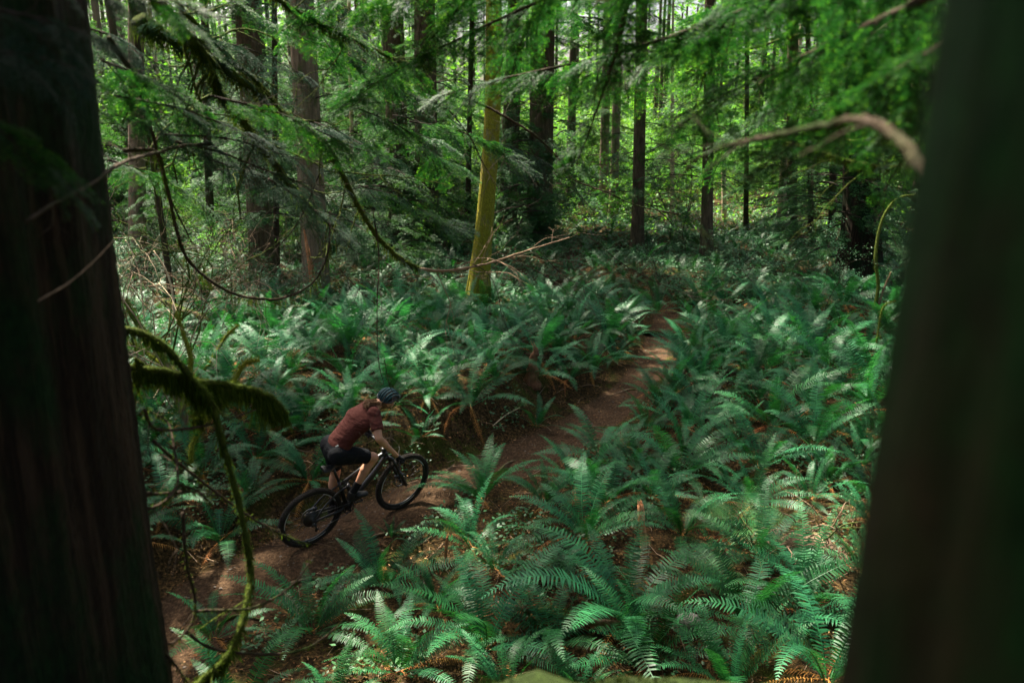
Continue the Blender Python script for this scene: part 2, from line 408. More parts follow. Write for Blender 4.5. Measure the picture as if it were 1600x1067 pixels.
M['black_metal'] = mat_simple('black_painted_metal', (0.012, 0.012, 0.014), 0.35, 0.5, 0.0, 0.2, 10)
M['grey_metal'] = mat_simple('dark_grey_metal', (0.10, 0.10, 0.105), 0.35, 0.5, 0.8, 0.2, 20)
M['steel'] = mat_simple('bare_steel', (0.35, 0.35, 0.36), 0.3, 0.5, 1.0, 0.2, 20)
M['rubber'] = mat_simple('black_rubber', (0.014, 0.013, 0.012), 0.75, 0.3, 0.0, 0.4, 30, 0.3)
M['dusty_rubber'] = mat_simple('dusty_tyre_rubber', (0.028, 0.024, 0.020), 0.9, 0.2, 0.0, 0.5, 12, 0.4)
M['pale_mark'] = mat_simple('pale_grey_mark', (0.45, 0.46, 0.47), 0.5, 0.3, 0.0, 0.1, 10)
M['leather'] = mat_simple('black_saddle_cover', (0.016, 0.016, 0.018), 0.45, 0.5, 0.0, 0.2, 30, 0.2)

bike = bpy.data.objects.new('mountain_bike', None); COL.objects.link(bike); bike.matrix_world = BM
tag(bike, 'black full-suspension mountain bike with knobbly tyres climbing the dirt trail', 'mountain bike')

def ring(mb, R, r, n=72, m_=10, prof=None, mi=0, c=(0, 0, 0)):
    """torus in the X-Z plane; prof = list of (radial, lateral) offsets"""
    if prof is None: prof = [(r * math.cos(k * 2 * PI / m_), r * math.sin(k * 2 * PI / m_)) for k in range(m_)]
    m_ = len(prof); v = []
    for i in range(n):
        a = i * 2 * PI / n
        for (dr, dy) in prof: v.append(((R + dr) * math.cos(a) + c[0], dy + c[1], (R + dr) * math.sin(a) + c[2]))
    q = []
    for i in range(n):
        for k in range(m_):
            q.append((i * m_ + k, ((i + 1) % n) * m_ + k, ((i + 1) % n) * m_ + (k + 1) % m_, i * m_ + (k + 1) % m_))
    mb.add(v, None, q, mi)
def disc(mb, r, y0, y1, n=32, mi=0, c=(0, 0, 0), axis='Y'):
    a = np.arange(n) * 2 * PI / n
    f = lambda yy: np.stack([r * np.cos(a) + c[0], np.full(n, yy + c[1]), r * np.sin(a) + c[2]], -1)
    v = np.vstack([f(y0), f(y1), [(c[0], y0 + c[1], c[2])], [(c[0], y1 + c[1], c[2])]])
    q = [(k, (k + 1) % n, n + (k + 1) % n, n + k) for k in range(n)]
    t_ = [(2 * n, (k + 1) % n, k) for k in range(n)] + [(2 * n + 1, n + k, n + (k + 1) % n) for k in range(n)]
    mb.add(v, t_, q, mi)

def wheel(name, Mw, rear):
    w = link(name, None, bike, Mw)
    tm = MB(); prof = []
    for k in range(14):
        a = k * 2 * PI / 14; prof.append((0.027 * math.cos(a), 0.029 * math.sin(a)))
    ring(tm, RW - 0.031, 0, 80, 14, prof)
    rr = random.Random(3)
    for i in range(92):                                   # knobs
        a0 = i * 2 * PI / 92
        for (lat, ph, out, sz) in ((-0.0075, 0, 0.0, 0.010), (0.0075, 0.5, 0.0, 0.010), (-0.022, 0.25, -0.008, 0.011), (0.022, 0.75, -0.008, 0.011)):
            a = a0 + ph * 2 * PI / 92
            Rm = Matrix.Rotation(-a, 4, 'Y') @ Matrix.Rotation(math.copysign(0.7, -lat) if abs(lat) > 0.02 else 0, 4, 'Z') if False else Matrix.Rotation(-a, 4, 'Y')
            rad = RW - 0.004 + out + 0.0005
            box(tm, (rad * math.cos(a), lat, rad * math.sin(a)), (0.008, sz, 0.011), Rm)
    obj('tyre', tm, M['dusty_rubber'], w)
    rm = MB(); ring(rm, 0.310, 0, 72, 0, [(-0.012, -0.004), (-0.012, 0.004), (0.0, 0.014), (0.010, 0.016), (0.010, -0.016), (0.0, -0.014)])
    # short pale stripes on the rim's sides
    for a0 in (0.4, 0.4 + 2 * PI / 3, 0.4 + 4 * PI / 3):
        for sy in (-1, 1):
            n = 14; v = []
            for i in range(n + 1):
                a = a0 + i * 0.05
                for rr_ in (0.3045, 0.3145):
                    yy = sy * (0.0139 + (0.0015 if rr_ > 0.31 else 0) + 0.0022); v.append((rr_ * math.cos(a), yy, rr_ * math.sin(a)))
            rm.add(v, None, [(2 * i, 2 * i + 1, 2 * i + 3, 2 * i + 2) for i in range(n)], 1)
    obj('rim', rm, [M['black_metal'], M['pale_mark']], w)
    sm = MB()
    for i in range(28):
        a = i * 2 * PI / 28; side = 1 if i % 2 else -1; b = a + (0.9 if (i // 2) % 2 else -0.9)
        tube(sm, [(0.024 * math.cos(b), side * 0.028, 0.024 * math.sin(b)), (0.300 * math.cos(a), side * 0.003, 0.300 * math.sin(a))], 0.0011, 4)
    obj('spokes', sm, M['grey_metal'], w)
    hm = MB(); disc(hm, 0.018, -0.05, 0.05, 20); disc(hm, 0.029, 0.024, 0.030, 24); disc(hm, 0.029, -0.030, -0.024, 24); disc(hm, 0.008, -0.07, 0.07, 12)
    obj('hub', hm, M['black_metal'], w)
    dm = MB(); ring(dm, 0.080, 0, 48, 0, [(-0.010, 0.0405), (0.010, 0.0405), (0.010, 0.0425), (-0.010, 0.0425)])
    for i in range(6):
        a = i * PI / 3; tube(dm, [(0.018 * math.cos(a), 0.0415, 0.018 * math.sin(a)), (0.073 * math.cos(a + 0.5), 0.0415, 0.073 * math.sin(a + 0.5))], 0.003, 4)
    obj('brake_disc', dm, M['steel'], w)
    if rear:
        cm = MB(); y = -0.024
        for r_ in (0.100, 0.088, 0.076, 0.066, 0.057, 0.048, 0.040, 0.033, 0.027):
            ring(cm, r_ - 0.008, 0, 40, 0, [(-0.010, y - 0.0008), (0.006, y - 0.0008), (0.006, y + 0.0008), (-0.010, y + 0.0008)])
            for i in range(5):
                a = i * 2 * PI / 5 + r_ * 9; tube(cm, [(0.012 * math.cos(a), y, 0.012 * math.sin(a)), ((r_ - 0.014) * math.cos(a + 0.3), y, (r_ - 0.014) * math.sin(a + 0.3))], 0.0025, 4)
            y -= 0.0037
        disc(cm, 0.018, -0.058, -0.022, 20)
        obj('cassette', cm, M['grey_metal'], w)
    return w
wheel('wheel', Matrix.Translation((0, 0, RW)), True)
# steering axis and fork
AX = Vector((WB, 0, RW)); SA = Vector((-math.cos(math.radians(66)), 0, math.sin(math.radians(66))))
HT0 = AX + SA * 0.50 - Vector((0.035, 0, 0)); HT1 = HT0 + SA * 0.10
steer = math.radians(4)
SM = Matrix.Translation(HT0) @ Matrix.Rotation(steer, 4, SA) @ Matrix.Translation(-HT0)
wheel('wheel', SM @ Matrix.Translation(AX), False)
fk = link('fork', None, bike, SM)
lm = MB(); um = MB()
for sy in (-1, 1):
    b = AX + Vector((0, sy * 0.062, 0)); tpp = HT0 + Vector((0.0, sy * 0.062, 0)) - SA * 0.02 + Vector((0.03, 0, 0))
    mid = b.lerp(tpp, 0.58)
    tube(lm, [b - SA * 0.02, b, b.lerp(mid, 0.5), mid], [0.012, 0.019, 0.021, 0.022], 12)
    tube(um, [mid, tpp], 0.0165, 12)
arch0 = (AX + Vector((0.0, 0, 0))).lerp(HT0 + Vector((0.03, 0, 0)), 0.57) + Vector((-0.0, 0, 0))
tube(lm, catmull([arch0 + Vector((0, -0.062, 0)), arch0 + Vector((0.035, -0.045, 0.045)), arch0 + Vector((0.045, 0, 0.058)), arch0 + Vector((0.035, 0.045, 0.045)), arch0 + Vector((0, 0.062, 0))], 4), 0.010, 8)
tube(um, [HT0 + Vector((0.03, -0.075, 0)) - SA * 0.02, HT0 + Vector((0.012, 0, 0.0)), HT0 + Vector((0.03, 0.075, 0)) - SA * 0.02], [0.021, 0.024, 0.021], 10)
obj('fork_lower', lm, M['black_metal'], fk); obj('stanchion', um, M['black_metal'], fk)
cal = MB(); box(cal, AX + Vector((-0.055, 0.048, 0.075)), (0.05, 0.025, 0.035)); obj('brake_caliper', cal, M['grey_metal'], fk)
# cockpit
cb = link('cockpit', None, bike, SM)
ST = HT1 + SA * 0.03; BC = ST + Vector((0.045, 0, 0.005))
s_ = MB(); tube(s_, [HT1 + SA * 0.0, HT1 + SA * 0.05], 0.019, 12); tube(s_, [ST, BC], [0.017, 0.020], 10); obj('stem', s_, M['black_metal'], cb)
hb = MB(); hp = [BC + Vector(v) for v in ((-0.045, -0.37, 0.035), (-0.030, -0.25, 0.030), (-0.005, -0.10, 0.012), (0, -0.03, 0), (0, 0.03, 0), (-0.005, 0.10, 0.012), (-0.030, 0.25, 0.030), (-0.045, 0.37, 0.035))]
tube(hb, catmull(hp, 4), 0.0125, 10); obj('handlebar', hb, M['black_metal'], cb)
GR = {}
for sy, i0, i1 in ((-1, 0, 1), (1, 7, 6)):
    gm = MB(); g0 = hp[i0]; g1 = g0.lerp(hp[i1], 1.05); GR[sy] = (SM @ g0, SM @ g1)
    tube(gm, [g0, g0.lerp(g1, 0.04), g0.lerp(g1, 0.96), g1], [0.018, 0.0165, 0.0165, 0.018], 12); obj('grip', gm, M['rubber'], cb)
    bm_ = MB(); c_ = g0.lerp(g1, 1.15)
    tube(bm_, [c_ + Vector((0.0, 0, 0.0)), c_ + Vector((0.035, sy * 0.01, -0.01)), c_ + Vector((0.055, sy * 0.03, -0.02)), g0.lerp(g1, 0.45) + Vector((0.055, 0, -0.025))], [0.012, 0.010, 0.006, 0.005], 8)
    obj('brake_lever', bm_, M['grey_metal'], cb)
cab = MB()
tube(cab, catmull([BC + Vector((0.02, -0.20, 0.02)), BC + Vector((0.10, -0.10, 0.03)), BC + Vector((0.10, 0.0, -0.06)), HT0 + Vector((0.02, 0.03, 0.02))], 6), 0.0025, 5)
tube(cab, catmull([BC + Vector((0.02, 0.20, 0.02)), BC + Vector((0.12, 0.08, 0.02)), BC + Vector((0.09, 0.02, -0.10)), AX.lerp(HT0, 0.6) + Vector((0.02, 0.065, 0))], 6), 0.0025, 5)
obj('cables', cab, M['rubber'], cb)
# frame
BB = Vector((0.435, 0, 0.345)); ua = Vector((-math.cos(math.radians(75)), 0, math.sin(math.radians(75))))
SS = BB + ua * 0.40                                        # top of seat tube
fr = MB()
tube(fr, [HT0 - SA * 0.0, HT1], 0.027, 14)
tube(fr, catmull([HT0 + SA * 0.02, HT0.lerp(BB, 0.25) + Vector((0, 0, -0.01)), HT0.lerp(BB, 0.7) + Vector((0, 0, -0.015)), BB + Vector((0.02, 0, 0))], 5), np.linspace(0.030, 0.036, 16), 12)
tube(fr, catmull([HT1 - SA * 0.03, HT1.lerp(SS, 0.4) + Vector((0, 0, -0.025)), SS - ua * 0.06], 6), np.linspace(0.025, 0.017, 13), 12)
tube(fr, [BB, SS], [0.028, 0.018], 12)
disc(fr, 0.034, -0.045, 0.045, 20, 0, BB)
tube(fr, [SS - ua * 0.16, SS - ua * 0.02 + Vector((0.12, 0, 0.0))], [0.012, 0.010], 8)
obj('frame', fr, M['black_metal'], bike)
ra = Vector((0, 0, RW)); pv = BB + ua * 0.20 + Vector((-0.02, 0, 0))
rs = MB()
for sy in (-1, 1):
    a_ = ra + Vector((0, sy * 0.072, 0)); 
    tube(rs, catmull([a_, a_ + Vector((0.14, -sy * 0.010, -0.006)), BB + Vector((-0.10, sy * 0.042, 0.012)), BB + Vector((-0.02, sy * 0.030, 0.05))], 5), np.linspace(0.012, 0.016, 16), 8)
    tube(rs, catmull([a_, ra.lerp(SS, 0.5) + Vector((0, sy * 0.060, -0.015)), pv + Vector((-0.03, sy * 0.040, 0.09)), pv + Vector((0.07, sy * 0.030, 0.10))], 5), np.linspace(0.010, 0.012, 16), 8)
    disc(rs, 0.020, sy * 0.072 - 0.006, sy * 0.072 + 0.006, 14, 0, ra)
obj('rear_triangle', rs, M['black_metal'], bike)
sh = MB(); d0 = BB + Vector((0.075, 0, 0.085)); d1 = pv + Vector((0.075, 0, 0.105))
tube(sh, [d0, d0.lerp(d1, 0.45)], 0.013, 10); tube(sh, [d0.lerp(d1, 0.4), d1], 0.024, 12); obj('rear_shock', sh, M['grey_metal'], bike)
sp_ = MB(); SD = bl(*cr(378, 556), 0.0); STOP = SS + ua * 0.15
STOP = Vector((SS.x - 0.065, 0, max(SS.z + 0.10, SD.z - 0.05)))
tube(sp_, [SS - ua * 0.03, STOP + Vector((0, 0, -0.01))], 0.0155, 12); obj('seat_post', sp_, M['black_metal'], bike)
sad = MB(); n = 15; v = []; q = []; cs = STOP + Vector((-0.0, 0, 0.045))
for i in range(n):
    u = i / (n - 1); x = 0.155 - 0.285 * u; hw = 0.017 + 0.052 * float(sstep(0.35, 0.9, np.array(u))); 
    if i == 0: hw = 0.008
    if i == n - 1: hw *= 0.8
    zt = 0.012 * math.cos(u * PI * 1.2) + (0.012 if u > 0.85 else 0)
    for k in range(9):
        s2 = -1 + 2 * k / 8; v.append((cs.x + x, cs.y + hw * s2, cs.z + zt - 0.030 * abs(s2) ** 2.5))
    for k in range(9):
        s2 = 1 - 2 * k / 8; v.append((cs.x + x, cs.y + hw * s2 * 0.85, cs.z + zt - 0.038))
for i in range(n - 1):
    for k in range(18): q.append((i * 18 + k, i * 18 + (k + 1) % 18, (i + 1) * 18 + (k + 1) % 18, (i + 1) * 18 + k))
sad.add(v, None, q)
for i in (0, n - 1): sad.add(v[i * 18:(i + 1) * 18], [(0, k, k + 1) if i else (0, k + 1, k) for k in range(1, 17)])
for sy in (-1, 1): tube(sad, catmull([cs + Vector((0.10, sy * 0.01, -0.025)), cs + Vector((0.03, sy * 0.022, -0.047)), cs + Vector((-0.05, sy * 0.022, -0.047)), cs + Vector((-0.10, sy * 0.03, -0.025))], 4), 0.0035, 6)
obj('saddle', sad, M['leather'], bike)
# cranks: right pedal up and a little forward
ca = math.radians(72); cd = Vector((math.cos(ca), 0, math.sin(ca)))
crk = link('crankset', None, bike, None)
cm = MB(); ring(cm, 0.064, 0, 48, 0, [(-0.009, -0.050), (0.006, -0.050), (0.006, -0.047), (-0.009, -0.047)], 0, BB)
for i in range(4):
    a = i * PI / 2 + 0.4; tube(cm, [BB + Vector((0.01 * math.cos(a), -0.0485, 0.01 * math.sin(a))), BB + Vector((0.058 * math.cos(a), -0.0485, 0.058 * math.sin(a)))], 0.006, 5)
obj('chainring', cm, M['black_metal'], crk)
PED = {}
for sy, s2 in ((-1, 1), (1, -1)):
    am = MB(); e = BB + cd * (0.17 * s2) + Vector((0, sy * 0.078, 0)); tube(am, [BB + Vector((0, sy * 0.062, 0)), e], [0.015, 0.012], 8); disc(am, 0.018, -0.012 + sy * 0.065, 0.012 + sy * 0.065, 12, 0, BB)
    obj('crank_arm', am, M['black_metal'], crk)
    pm = MB(); pc = e + Vector((0, sy * 0.055, 0)); PED[sy] = pc
    for dx in (-0.042, 0.042): box(pm, pc + Vector((dx, 0, 0)), (0.014, 0.09, 0.016))
    for dy in (-0.04, 0.0, 0.04): box(pm, pc + Vector((0, dy, 0)), (0.07, 0.012, 0.013))
    obj('pedal', pm, M['black_metal'], crk)
chn = MB(); y = -0.045
tube(chn, [BB + Vector((0.0, -0.0485, 0.066)), ra + Vector((0.0, y, 0.060))], 0.0035, 5)
jp0 = ra + Vector((0.03, y, -0.085)); jp1 = ra + Vector((0.045, y, -0.155))
tube(chn, [BB + Vector((0.0, -0.0485, -0.066)), jp1 + Vector((0, 0, -0.018))], 0.0035, 5)
tube(chn, [jp1 + Vector((-0.02, 0, 0.0)), jp0 + Vector((0.02, 0, 0)), jp0 + Vector((0.01, 0, 0.02)), ra + Vector((0.058, y, 0))], 0.0035, 5)
obj('chain', chn, M['grey_metal'], bike)
der = MB(); disc(der, 0.019, y - 0.005, y + 0.005, 14, 0, Vector((jp0.x, 0, jp0.z))); disc(der, 0.022, y - 0.005, y + 0.005, 14, 0, Vector((jp1.x, 0, jp1.z)))
tube(der, [ra + Vector((0, -0.075, -0.01)), ra + Vector((-0.015, -0.075, -0.055)), Vector((jp0.x, y - 0.012, jp0.z))], [0.012, 0.016, 0.012], 8)
tube(der, [Vector((jp0.x, y - 0.010, jp0.z)), Vector((jp1.x, y - 0.010, jp1.z))], 0.007, 6)
obj('rear_derailleur', der, M['grey_metal'], bike)
rc = MB(); box(rc, ra + Vector((0.07, 0.05, 0.06)), (0.05, 0.025, 0.035)); obj('rear_brake_caliper', rc, M['grey_metal'], bike)

# ================================================================== THE RIDER
def cap_arrays(p0, r0, p1, r1, n=20, flat=(1, 1), e0=True, e1=True, ydir=None):
    """tapered capsule as a closed mesh; flat = (scale across, scale other)"""
    p0 = Vector(p0); p1 = Vector(p1); ax = (p1 - p0); L = ax.length; ax = ax / max(L, 1e-6)
    yd = Vector(ydir) if ydir is not None else Vector((0, 1, 0))
    u = (yd - ax * yd.dot(ax)); u = u.normalized() if u.length > 1e-4 else ax.orthogonal().normalized()
    w = ax.cross(u)
    rings = []
    if e0: rings += [(-math.cos(k * PI / 12) * r0, math.sin(k * PI / 12) * r0) for k in range(1, 6)]
    rings += [(0, r0), (L * 0.5, (r0 + r1) / 2), (L, r1)]
    if e1: rings += [(L + math.sin(k * PI / 12) * r1, math.cos(k * PI / 12) * r1) for k in range(1, 6)]
    v = []
    for (h, r) in rings:
        for k in range(n):
            a = k * 2 * PI / n; v.append(p0 + ax * h + u * (r * flat[0] * math.cos(a)) + w * (r * flat[1] * math.sin(a)))
    m_ = len(rings); q = [(i * n + k, i * n + (k + 1) % n, (i + 1) * n + (k + 1) % n, (i + 1) * n + k) for i in range(m_ - 1) for k in range(n)]
    v.append(p0 + ax * rings[0][0] - ax * (r0 * 0.03 if e0 else 0)); v.append(p0 + ax * rings[-1][0] + ax * (r1 * 0.03 if e1 else 0))
    t_ = [(m_ * n, (k + 1) % n, k) for k in range(n)] + [(m_ * n + 1, (m_ - 1) * n + k, (m_ - 1) * n + (k + 1) % n) for k in range(n)]
    return v, t_, q
def blend(caps, name, mat_, parent, voxel=0.008, smooth=6, wr=0.0):
    """union of tapered capsules remeshed into one continuous skin"""
    mb = MB()
    for c in caps:
        v, t_, q = cap_arrays(*c[:4], **(c[4] if len(c) > 4 else {})); mb.add([tuple(x) for x in v], t_, q)
    me = mb.mesh(name + '_src', mat_)
    o = bpy.data.objects.new(name + '_src', me); COL.objects.link(o)
    r = o.modifiers.new('r', 'REMESH'); r.mode = 'VOXEL'; r.voxel_size = voxel
    s2 = o.modifiers.new('s', 'SMOOTH'); s2.iterations = smooth; s2.factor = 0.6
    dg = bpy.context.evaluated_depsgraph_get(); dg.update()
    m2 = bpy.data.meshes.new_from_object(o.evaluated_get(dg)); m2.name = name
    bpy.data.objects.remove(o); bpy.data.meshes.remove(me)
    m2.polygons.foreach_set('use_smooth', np.ones(len(m2.polygons), dtype=bool))
    m2.materials.clear(); m2.materials.append(mat_)
    return link(name, m2, parent)

rider = bpy.data.objects.new('person', None); COL.objects.link(rider); rider.matrix_world = BM
tag(rider, 'rider in maroon jersey, black shorts and teal and black helmet, crouched over the bike', 'person')
M['skin'] = mat_simple('skin', (0.50, 0.25, 0.155), 0.55, 0.35, 0.0, 0.12, 8)
t = NT('maroon_jersey'); p = t.pos(); c = t.ramp(t.noise(220, 3, 0.6, p), [(0.3, (0.052, 0.014, 0.011)), (0.7, (0.100, 0.028, 0.022))])
fold = t.noise(9, 3, 0.5, t.pos((1.0, 0.6, 2.2)))
t.bsdf(c, 0.85, 0.15, 0, t.bump(t.math('ADD', fold, t.math('MULTIPLY', t.noise(300, 2, 0.5, p), 0.02)), 0.9, 0.035)); M['jersey'] = t.m
t = NT('black_shorts'); p = t.pos(); t.bsdf(t.ramp(t.noise(60, 3, 0.6, p), [(0.3, (0.005, 0.006, 0.008)), (0.7, (0.011, 0.012, 0.015))]), 0.8, 0.12, 0, t.bump(t.noise(14, 3, 0.5, t.pos((1, 1, 1.8))), 0.8, 0.02)); M['shorts'] = t.m
M['sock'] = mat_simple('black_knit', (0.012, 0.012, 0.013), 0.9, 0.1, 0, 0.3, 120, 0.3)
M['shoe'] = mat_simple('black_shoe', (0.014, 0.014, 0.015), 0.6, 0.3, 0, 0.3, 30)
M['glove'] = mat_simple('black_glove', (0.012, 0.012, 0.014), 0.8, 0.2, 0, 0.3, 80, 0.3)
M['helmet_black'] = mat_simple('black_helmet_shell', (0.012, 0.013, 0.016), 0.35, 0.5, 0, 0.2, 10)
M['helmet_teal'] = mat_simple('teal_helmet_shell', (0.008, 0.040, 0.050), 0.7, 0.25, 0, 0.15, 10)
M['hair'] = mat_simple('light_brown_hair', (0.15, 0.075, 0.032), 0.6, 0.35, 0, 0.5, 60)
HSW = 0.165; HPW = 0.085
def J(cx, cy, y): return bl(*cr(cx, cy), y)
shR = J(622, 292, -HSW); shL = shR + Vector((0.04, 2 * HSW - 0.03, -0.08))
hpR = J(442, 495, -HPW - 0.02); hpL = hpR + Vector((0.0, 2 * HPW + 0.02, 0))
elR = J(640, 418, -0.34); 
wr_t = GR[-1][0].lerp(GR[-1][1], 0.45)
knR = J(612, 515, -0.115); anR = PED[-1] + Vector((-0.055, 0.012, 0.105))
wl_t = GR[1][0].lerp(GR[1][1], 0.45)
def elbow(sh, wr, L1, L2):
    d = wr - sh; D = min(d.length, (L1 + L2) * 0.99); ax = d.normalized(); a = (L1 * L1 - L2 * L2 + D * D) / (2 * D); h = math.sqrt(max(0, L1 * L1 - a * a))
    f = Vector((-0.1, 0.8, -0.5)); f = (f - ax * f.dot(ax)).normalized(); return sh + ax * a + f * h
elL = elbow(shL, wl_t, 0.29, 0.31)
print('left arm', (wl_t - shL).length)
anL = PED[1] + Vector((-0.055, -0.012, 0.105))
Lt, Ls = 0.42, 0.41
def knee(hp, an, L1, L2, out):
    d = an - hp; D = min(d.length, (L1 + L2) * 0.995); ax = d.normalized()
    a = (L1 * L1 - L2 * L2 + D * D) / (2 * D); h = math.sqrt(max(0, L1 * L1 - a * a))
    f = Vector((1, out, 0.1)); f = (f - ax * f.dot(ax)).normalized()
    return hp + ax * a + f * h
knL = knee(hpL, anL, Lt, Ls, 0.12)
print('lengths: thighR %.2f shinR %.2f upperarmR %.2f forearmR %.2f torso %.2f kneeL %s' % ((knR - hpR).length, (anR - knR).length, (elR - shR).length, (wr_t - elR).length, ((shR - hpR).length), tuple(knL)), 'sh', tuple(shR), 'hip', tuple(hpR), 'grip', tuple(wr_t), 'sad', tuple(STOP), 'ped', tuple(PED[-1]), 'kn', tuple(knR), 'el', tuple(elR), flush=True)
shC = (shR + shL) / 2; hpC = (hpR + hpL) / 2
wrR = wr_t + (elR - wr_t).normalized() * 0.075 + Vector((0, 0, 0.012)); wrL = wl_t + (elL - wl_t).normalized() * 0.075 + Vector((0, 0, 0.012))
tx = (shC - hpC).normalized()                              # along the spine
bk = Vector((0, 1, 0)).cross(tx); bk = -bk if bk.z < 0 else bk
waist = hpC.lerp(shC, 0.30) + bk * 0.035; chest = hpC.lerp(shC, 0.72) + bk * 0.03
nk0 = shC + tx * 0.03 + bk * 0.015; 
HC = J(692, 208, 0.0) + Vector((0, 0.02, -0.01)); nk1 = nk0.lerp(HC, 0.6)
FL = dict(flat=(1.25, 0.82)); 
body = [
    (hpC, 0.115, waist, 0.10, dict(flat=(1.22, 0.9))), (waist, 0.10, chest, 0.115, FL), (chest, 0.115, shC - tx * 0.02, 0.085, dict(flat=(1.45, 0.8))),
    (nk0 - tx * 0.03, 0.058, nk1, 0.052), (nk1, 0.055, HC, 0.07),
    (shR + Vector((0, 0.02, 0)), 0.056, elR, 0.040), (shL - Vector((0, 0.02, 0)), 0.056, elL, 0.040),
    (elR, 0.041, elR.lerp(wrR, 0.3), 0.041), (elR.lerp(wrR, 0.3), 0.041, wrR, 0.026, dict(flat=(1.0, 0.85))),
    (elL, 0.041, elL.lerp(wrL, 0.3), 0.041), (elL.lerp(wrL, 0.3), 0.041, wrL, 0.026, dict(flat=(1.0, 0.85)))]
for hp, kn, an in ((hpR, knR, anR), (hpL, knL, anL)):
    cbk = (Vector((-1, 0, 0.2)))
    body += [(hp, 0.092, hp.lerp(kn, 0.5), 0.078), (hp.lerp(kn, 0.5), 0.078, kn, 0.056), (kn, 0.055, kn.lerp(an, 0.2), 0.048),
             (kn.lerp(an, 0.12) + cbk * 0.012, 0.050, kn.lerp(an, 0.35) + cbk * 0.016, 0.055), (kn.lerp(an, 0.35) + cbk * 0.014, 0.053, kn.lerp(an, 0.75), 0.036), (kn.lerp(an, 0.75), 0.036, an, 0.034)]
# head: skull, face, jaw, nose, ears; looks up the trail, away from the camera
fwd = Vector((1.0, 0.35, -0.35)).normalized(); hup = (Vector((0.35, 0, 1)) - fwd * Vector((0.35, 0, 1)).dot(fwd)).normalized(); hsd = hup.cross(fwd)
HO = HC + Vector((0.0, 0, -0.02))
body += [(HO - fwd * 0.025, 0.082, HO + fwd * 0.015 + hup * 0.01, 0.080, dict(flat=(0.92, 1.0))), (HO + fwd * 0.045 - hup * 0.03, 0.052, HO + fwd * 0.058 - hup * 0.082, 0.034),
         (HO + fwd * 0.098 - hup * 0.005, 0.010, HO + fwd * 0.112 - hup * 0.036, 0.014)]
for s_ in (-1, 1): body.append((HO + hsd * (0.076 * s_) - hup * 0.005, 0.013, HO + hsd * (0.078 * s_) - hup * 0.045 + fwd * 0.006, 0.009, dict(flat=(0.6, 1.3), ydir=tuple(hsd))))
blend(body, 'body', M['skin'], rider, 0.0075, 5)
# eyes and mouth on the face
M['eye'] = mat_simple('eye_white', (0.7, 0.68, 0.65), 0.3, 0.5, 0, 0.02, 5); M['lip'] = mat_simple('lips', (0.32, 0.09, 0.075), 0.5, 0.4, 0, 0.1, 20)
for s_ in (-1, 1):
    e = MB(); c_ = HO + fwd * 0.082 + hsd * 0.031 * s_ - hup * 0.008; v, t_, q = cap_arrays(c_, 0.012, c_ + fwd * 0.001, 0.012, 12); e.add([tuple(x) for x in v], t_, q)
    v, t_, q = cap_arrays(c_ + fwd * 0.008, 0.0055, c_ + fwd * 0.0085, 0.0055, 10); e.add([tuple(x) for x in v], t_, q, 1); obj('eye', e, [M['eye'], M['black_metal']], rider)
e = MB(); c_ = HO + fwd * 0.094 - hup * 0.068; v, t_, q = cap_arrays(c_ - hsd * 0.02, 0.006, c_ + hsd * 0.02, 0.006, 10); e.add([tuple(x) for x in v], t_, q); obj('mouth', e, M['lip'], rider)
# jersey with short sleeves
slR = shR.lerp(elR, 0.66); slL = shL.lerp(elL, 0.66)
jer = [(hpC + tx * 0.05 + bk * 0.015, 0.128, waist, 0.116, dict(flat=(1.22, 0.92))), (waist, 0.116, chest, 0.132, dict(flat=(1.25, 0.86))), (chest, 0.132, shC - tx * 0.01, 0.098, dict(flat=(1.45, 0.82))),
       (nk0 - tx * 0.06, 0.075, nk0 + tx * 0.005, 0.066, dict(e1=False)),
       (shR + Vector((0, 0.03, 0)), 0.070, slR, 0.064, dict(e1=False)), (shL - Vector((0, 0.03, 0)), 0.070, slL, 0.064, dict(e1=False))]
blend(jer, 'jersey', M['jersey'], rider, 0.009, 4)
shs = [(hpC - tx * 0.015 - bk * 0.0, 0.128, hpC + tx * 0.075 + bk * 0.012, 0.124, dict(flat=(1.22, 0.95), e1=False))]
for hp, kn in ((hpR, knR), (hpL, knL)):
    shs += [(hp - tx * 0.02 - (kn - hp).normalized() * 0.015, 0.112, hp.lerp(kn, 0.45), 0.094), (hp.lerp(kn, 0.45), 0.094, hp.lerp(kn, 0.80), 0.078, dict(e1=False))]
sho = blend(shs, 'shorts', M['shorts'], rider, 0.009, 4)
lg = MB(); c_ = J(422, 456, -0.13)
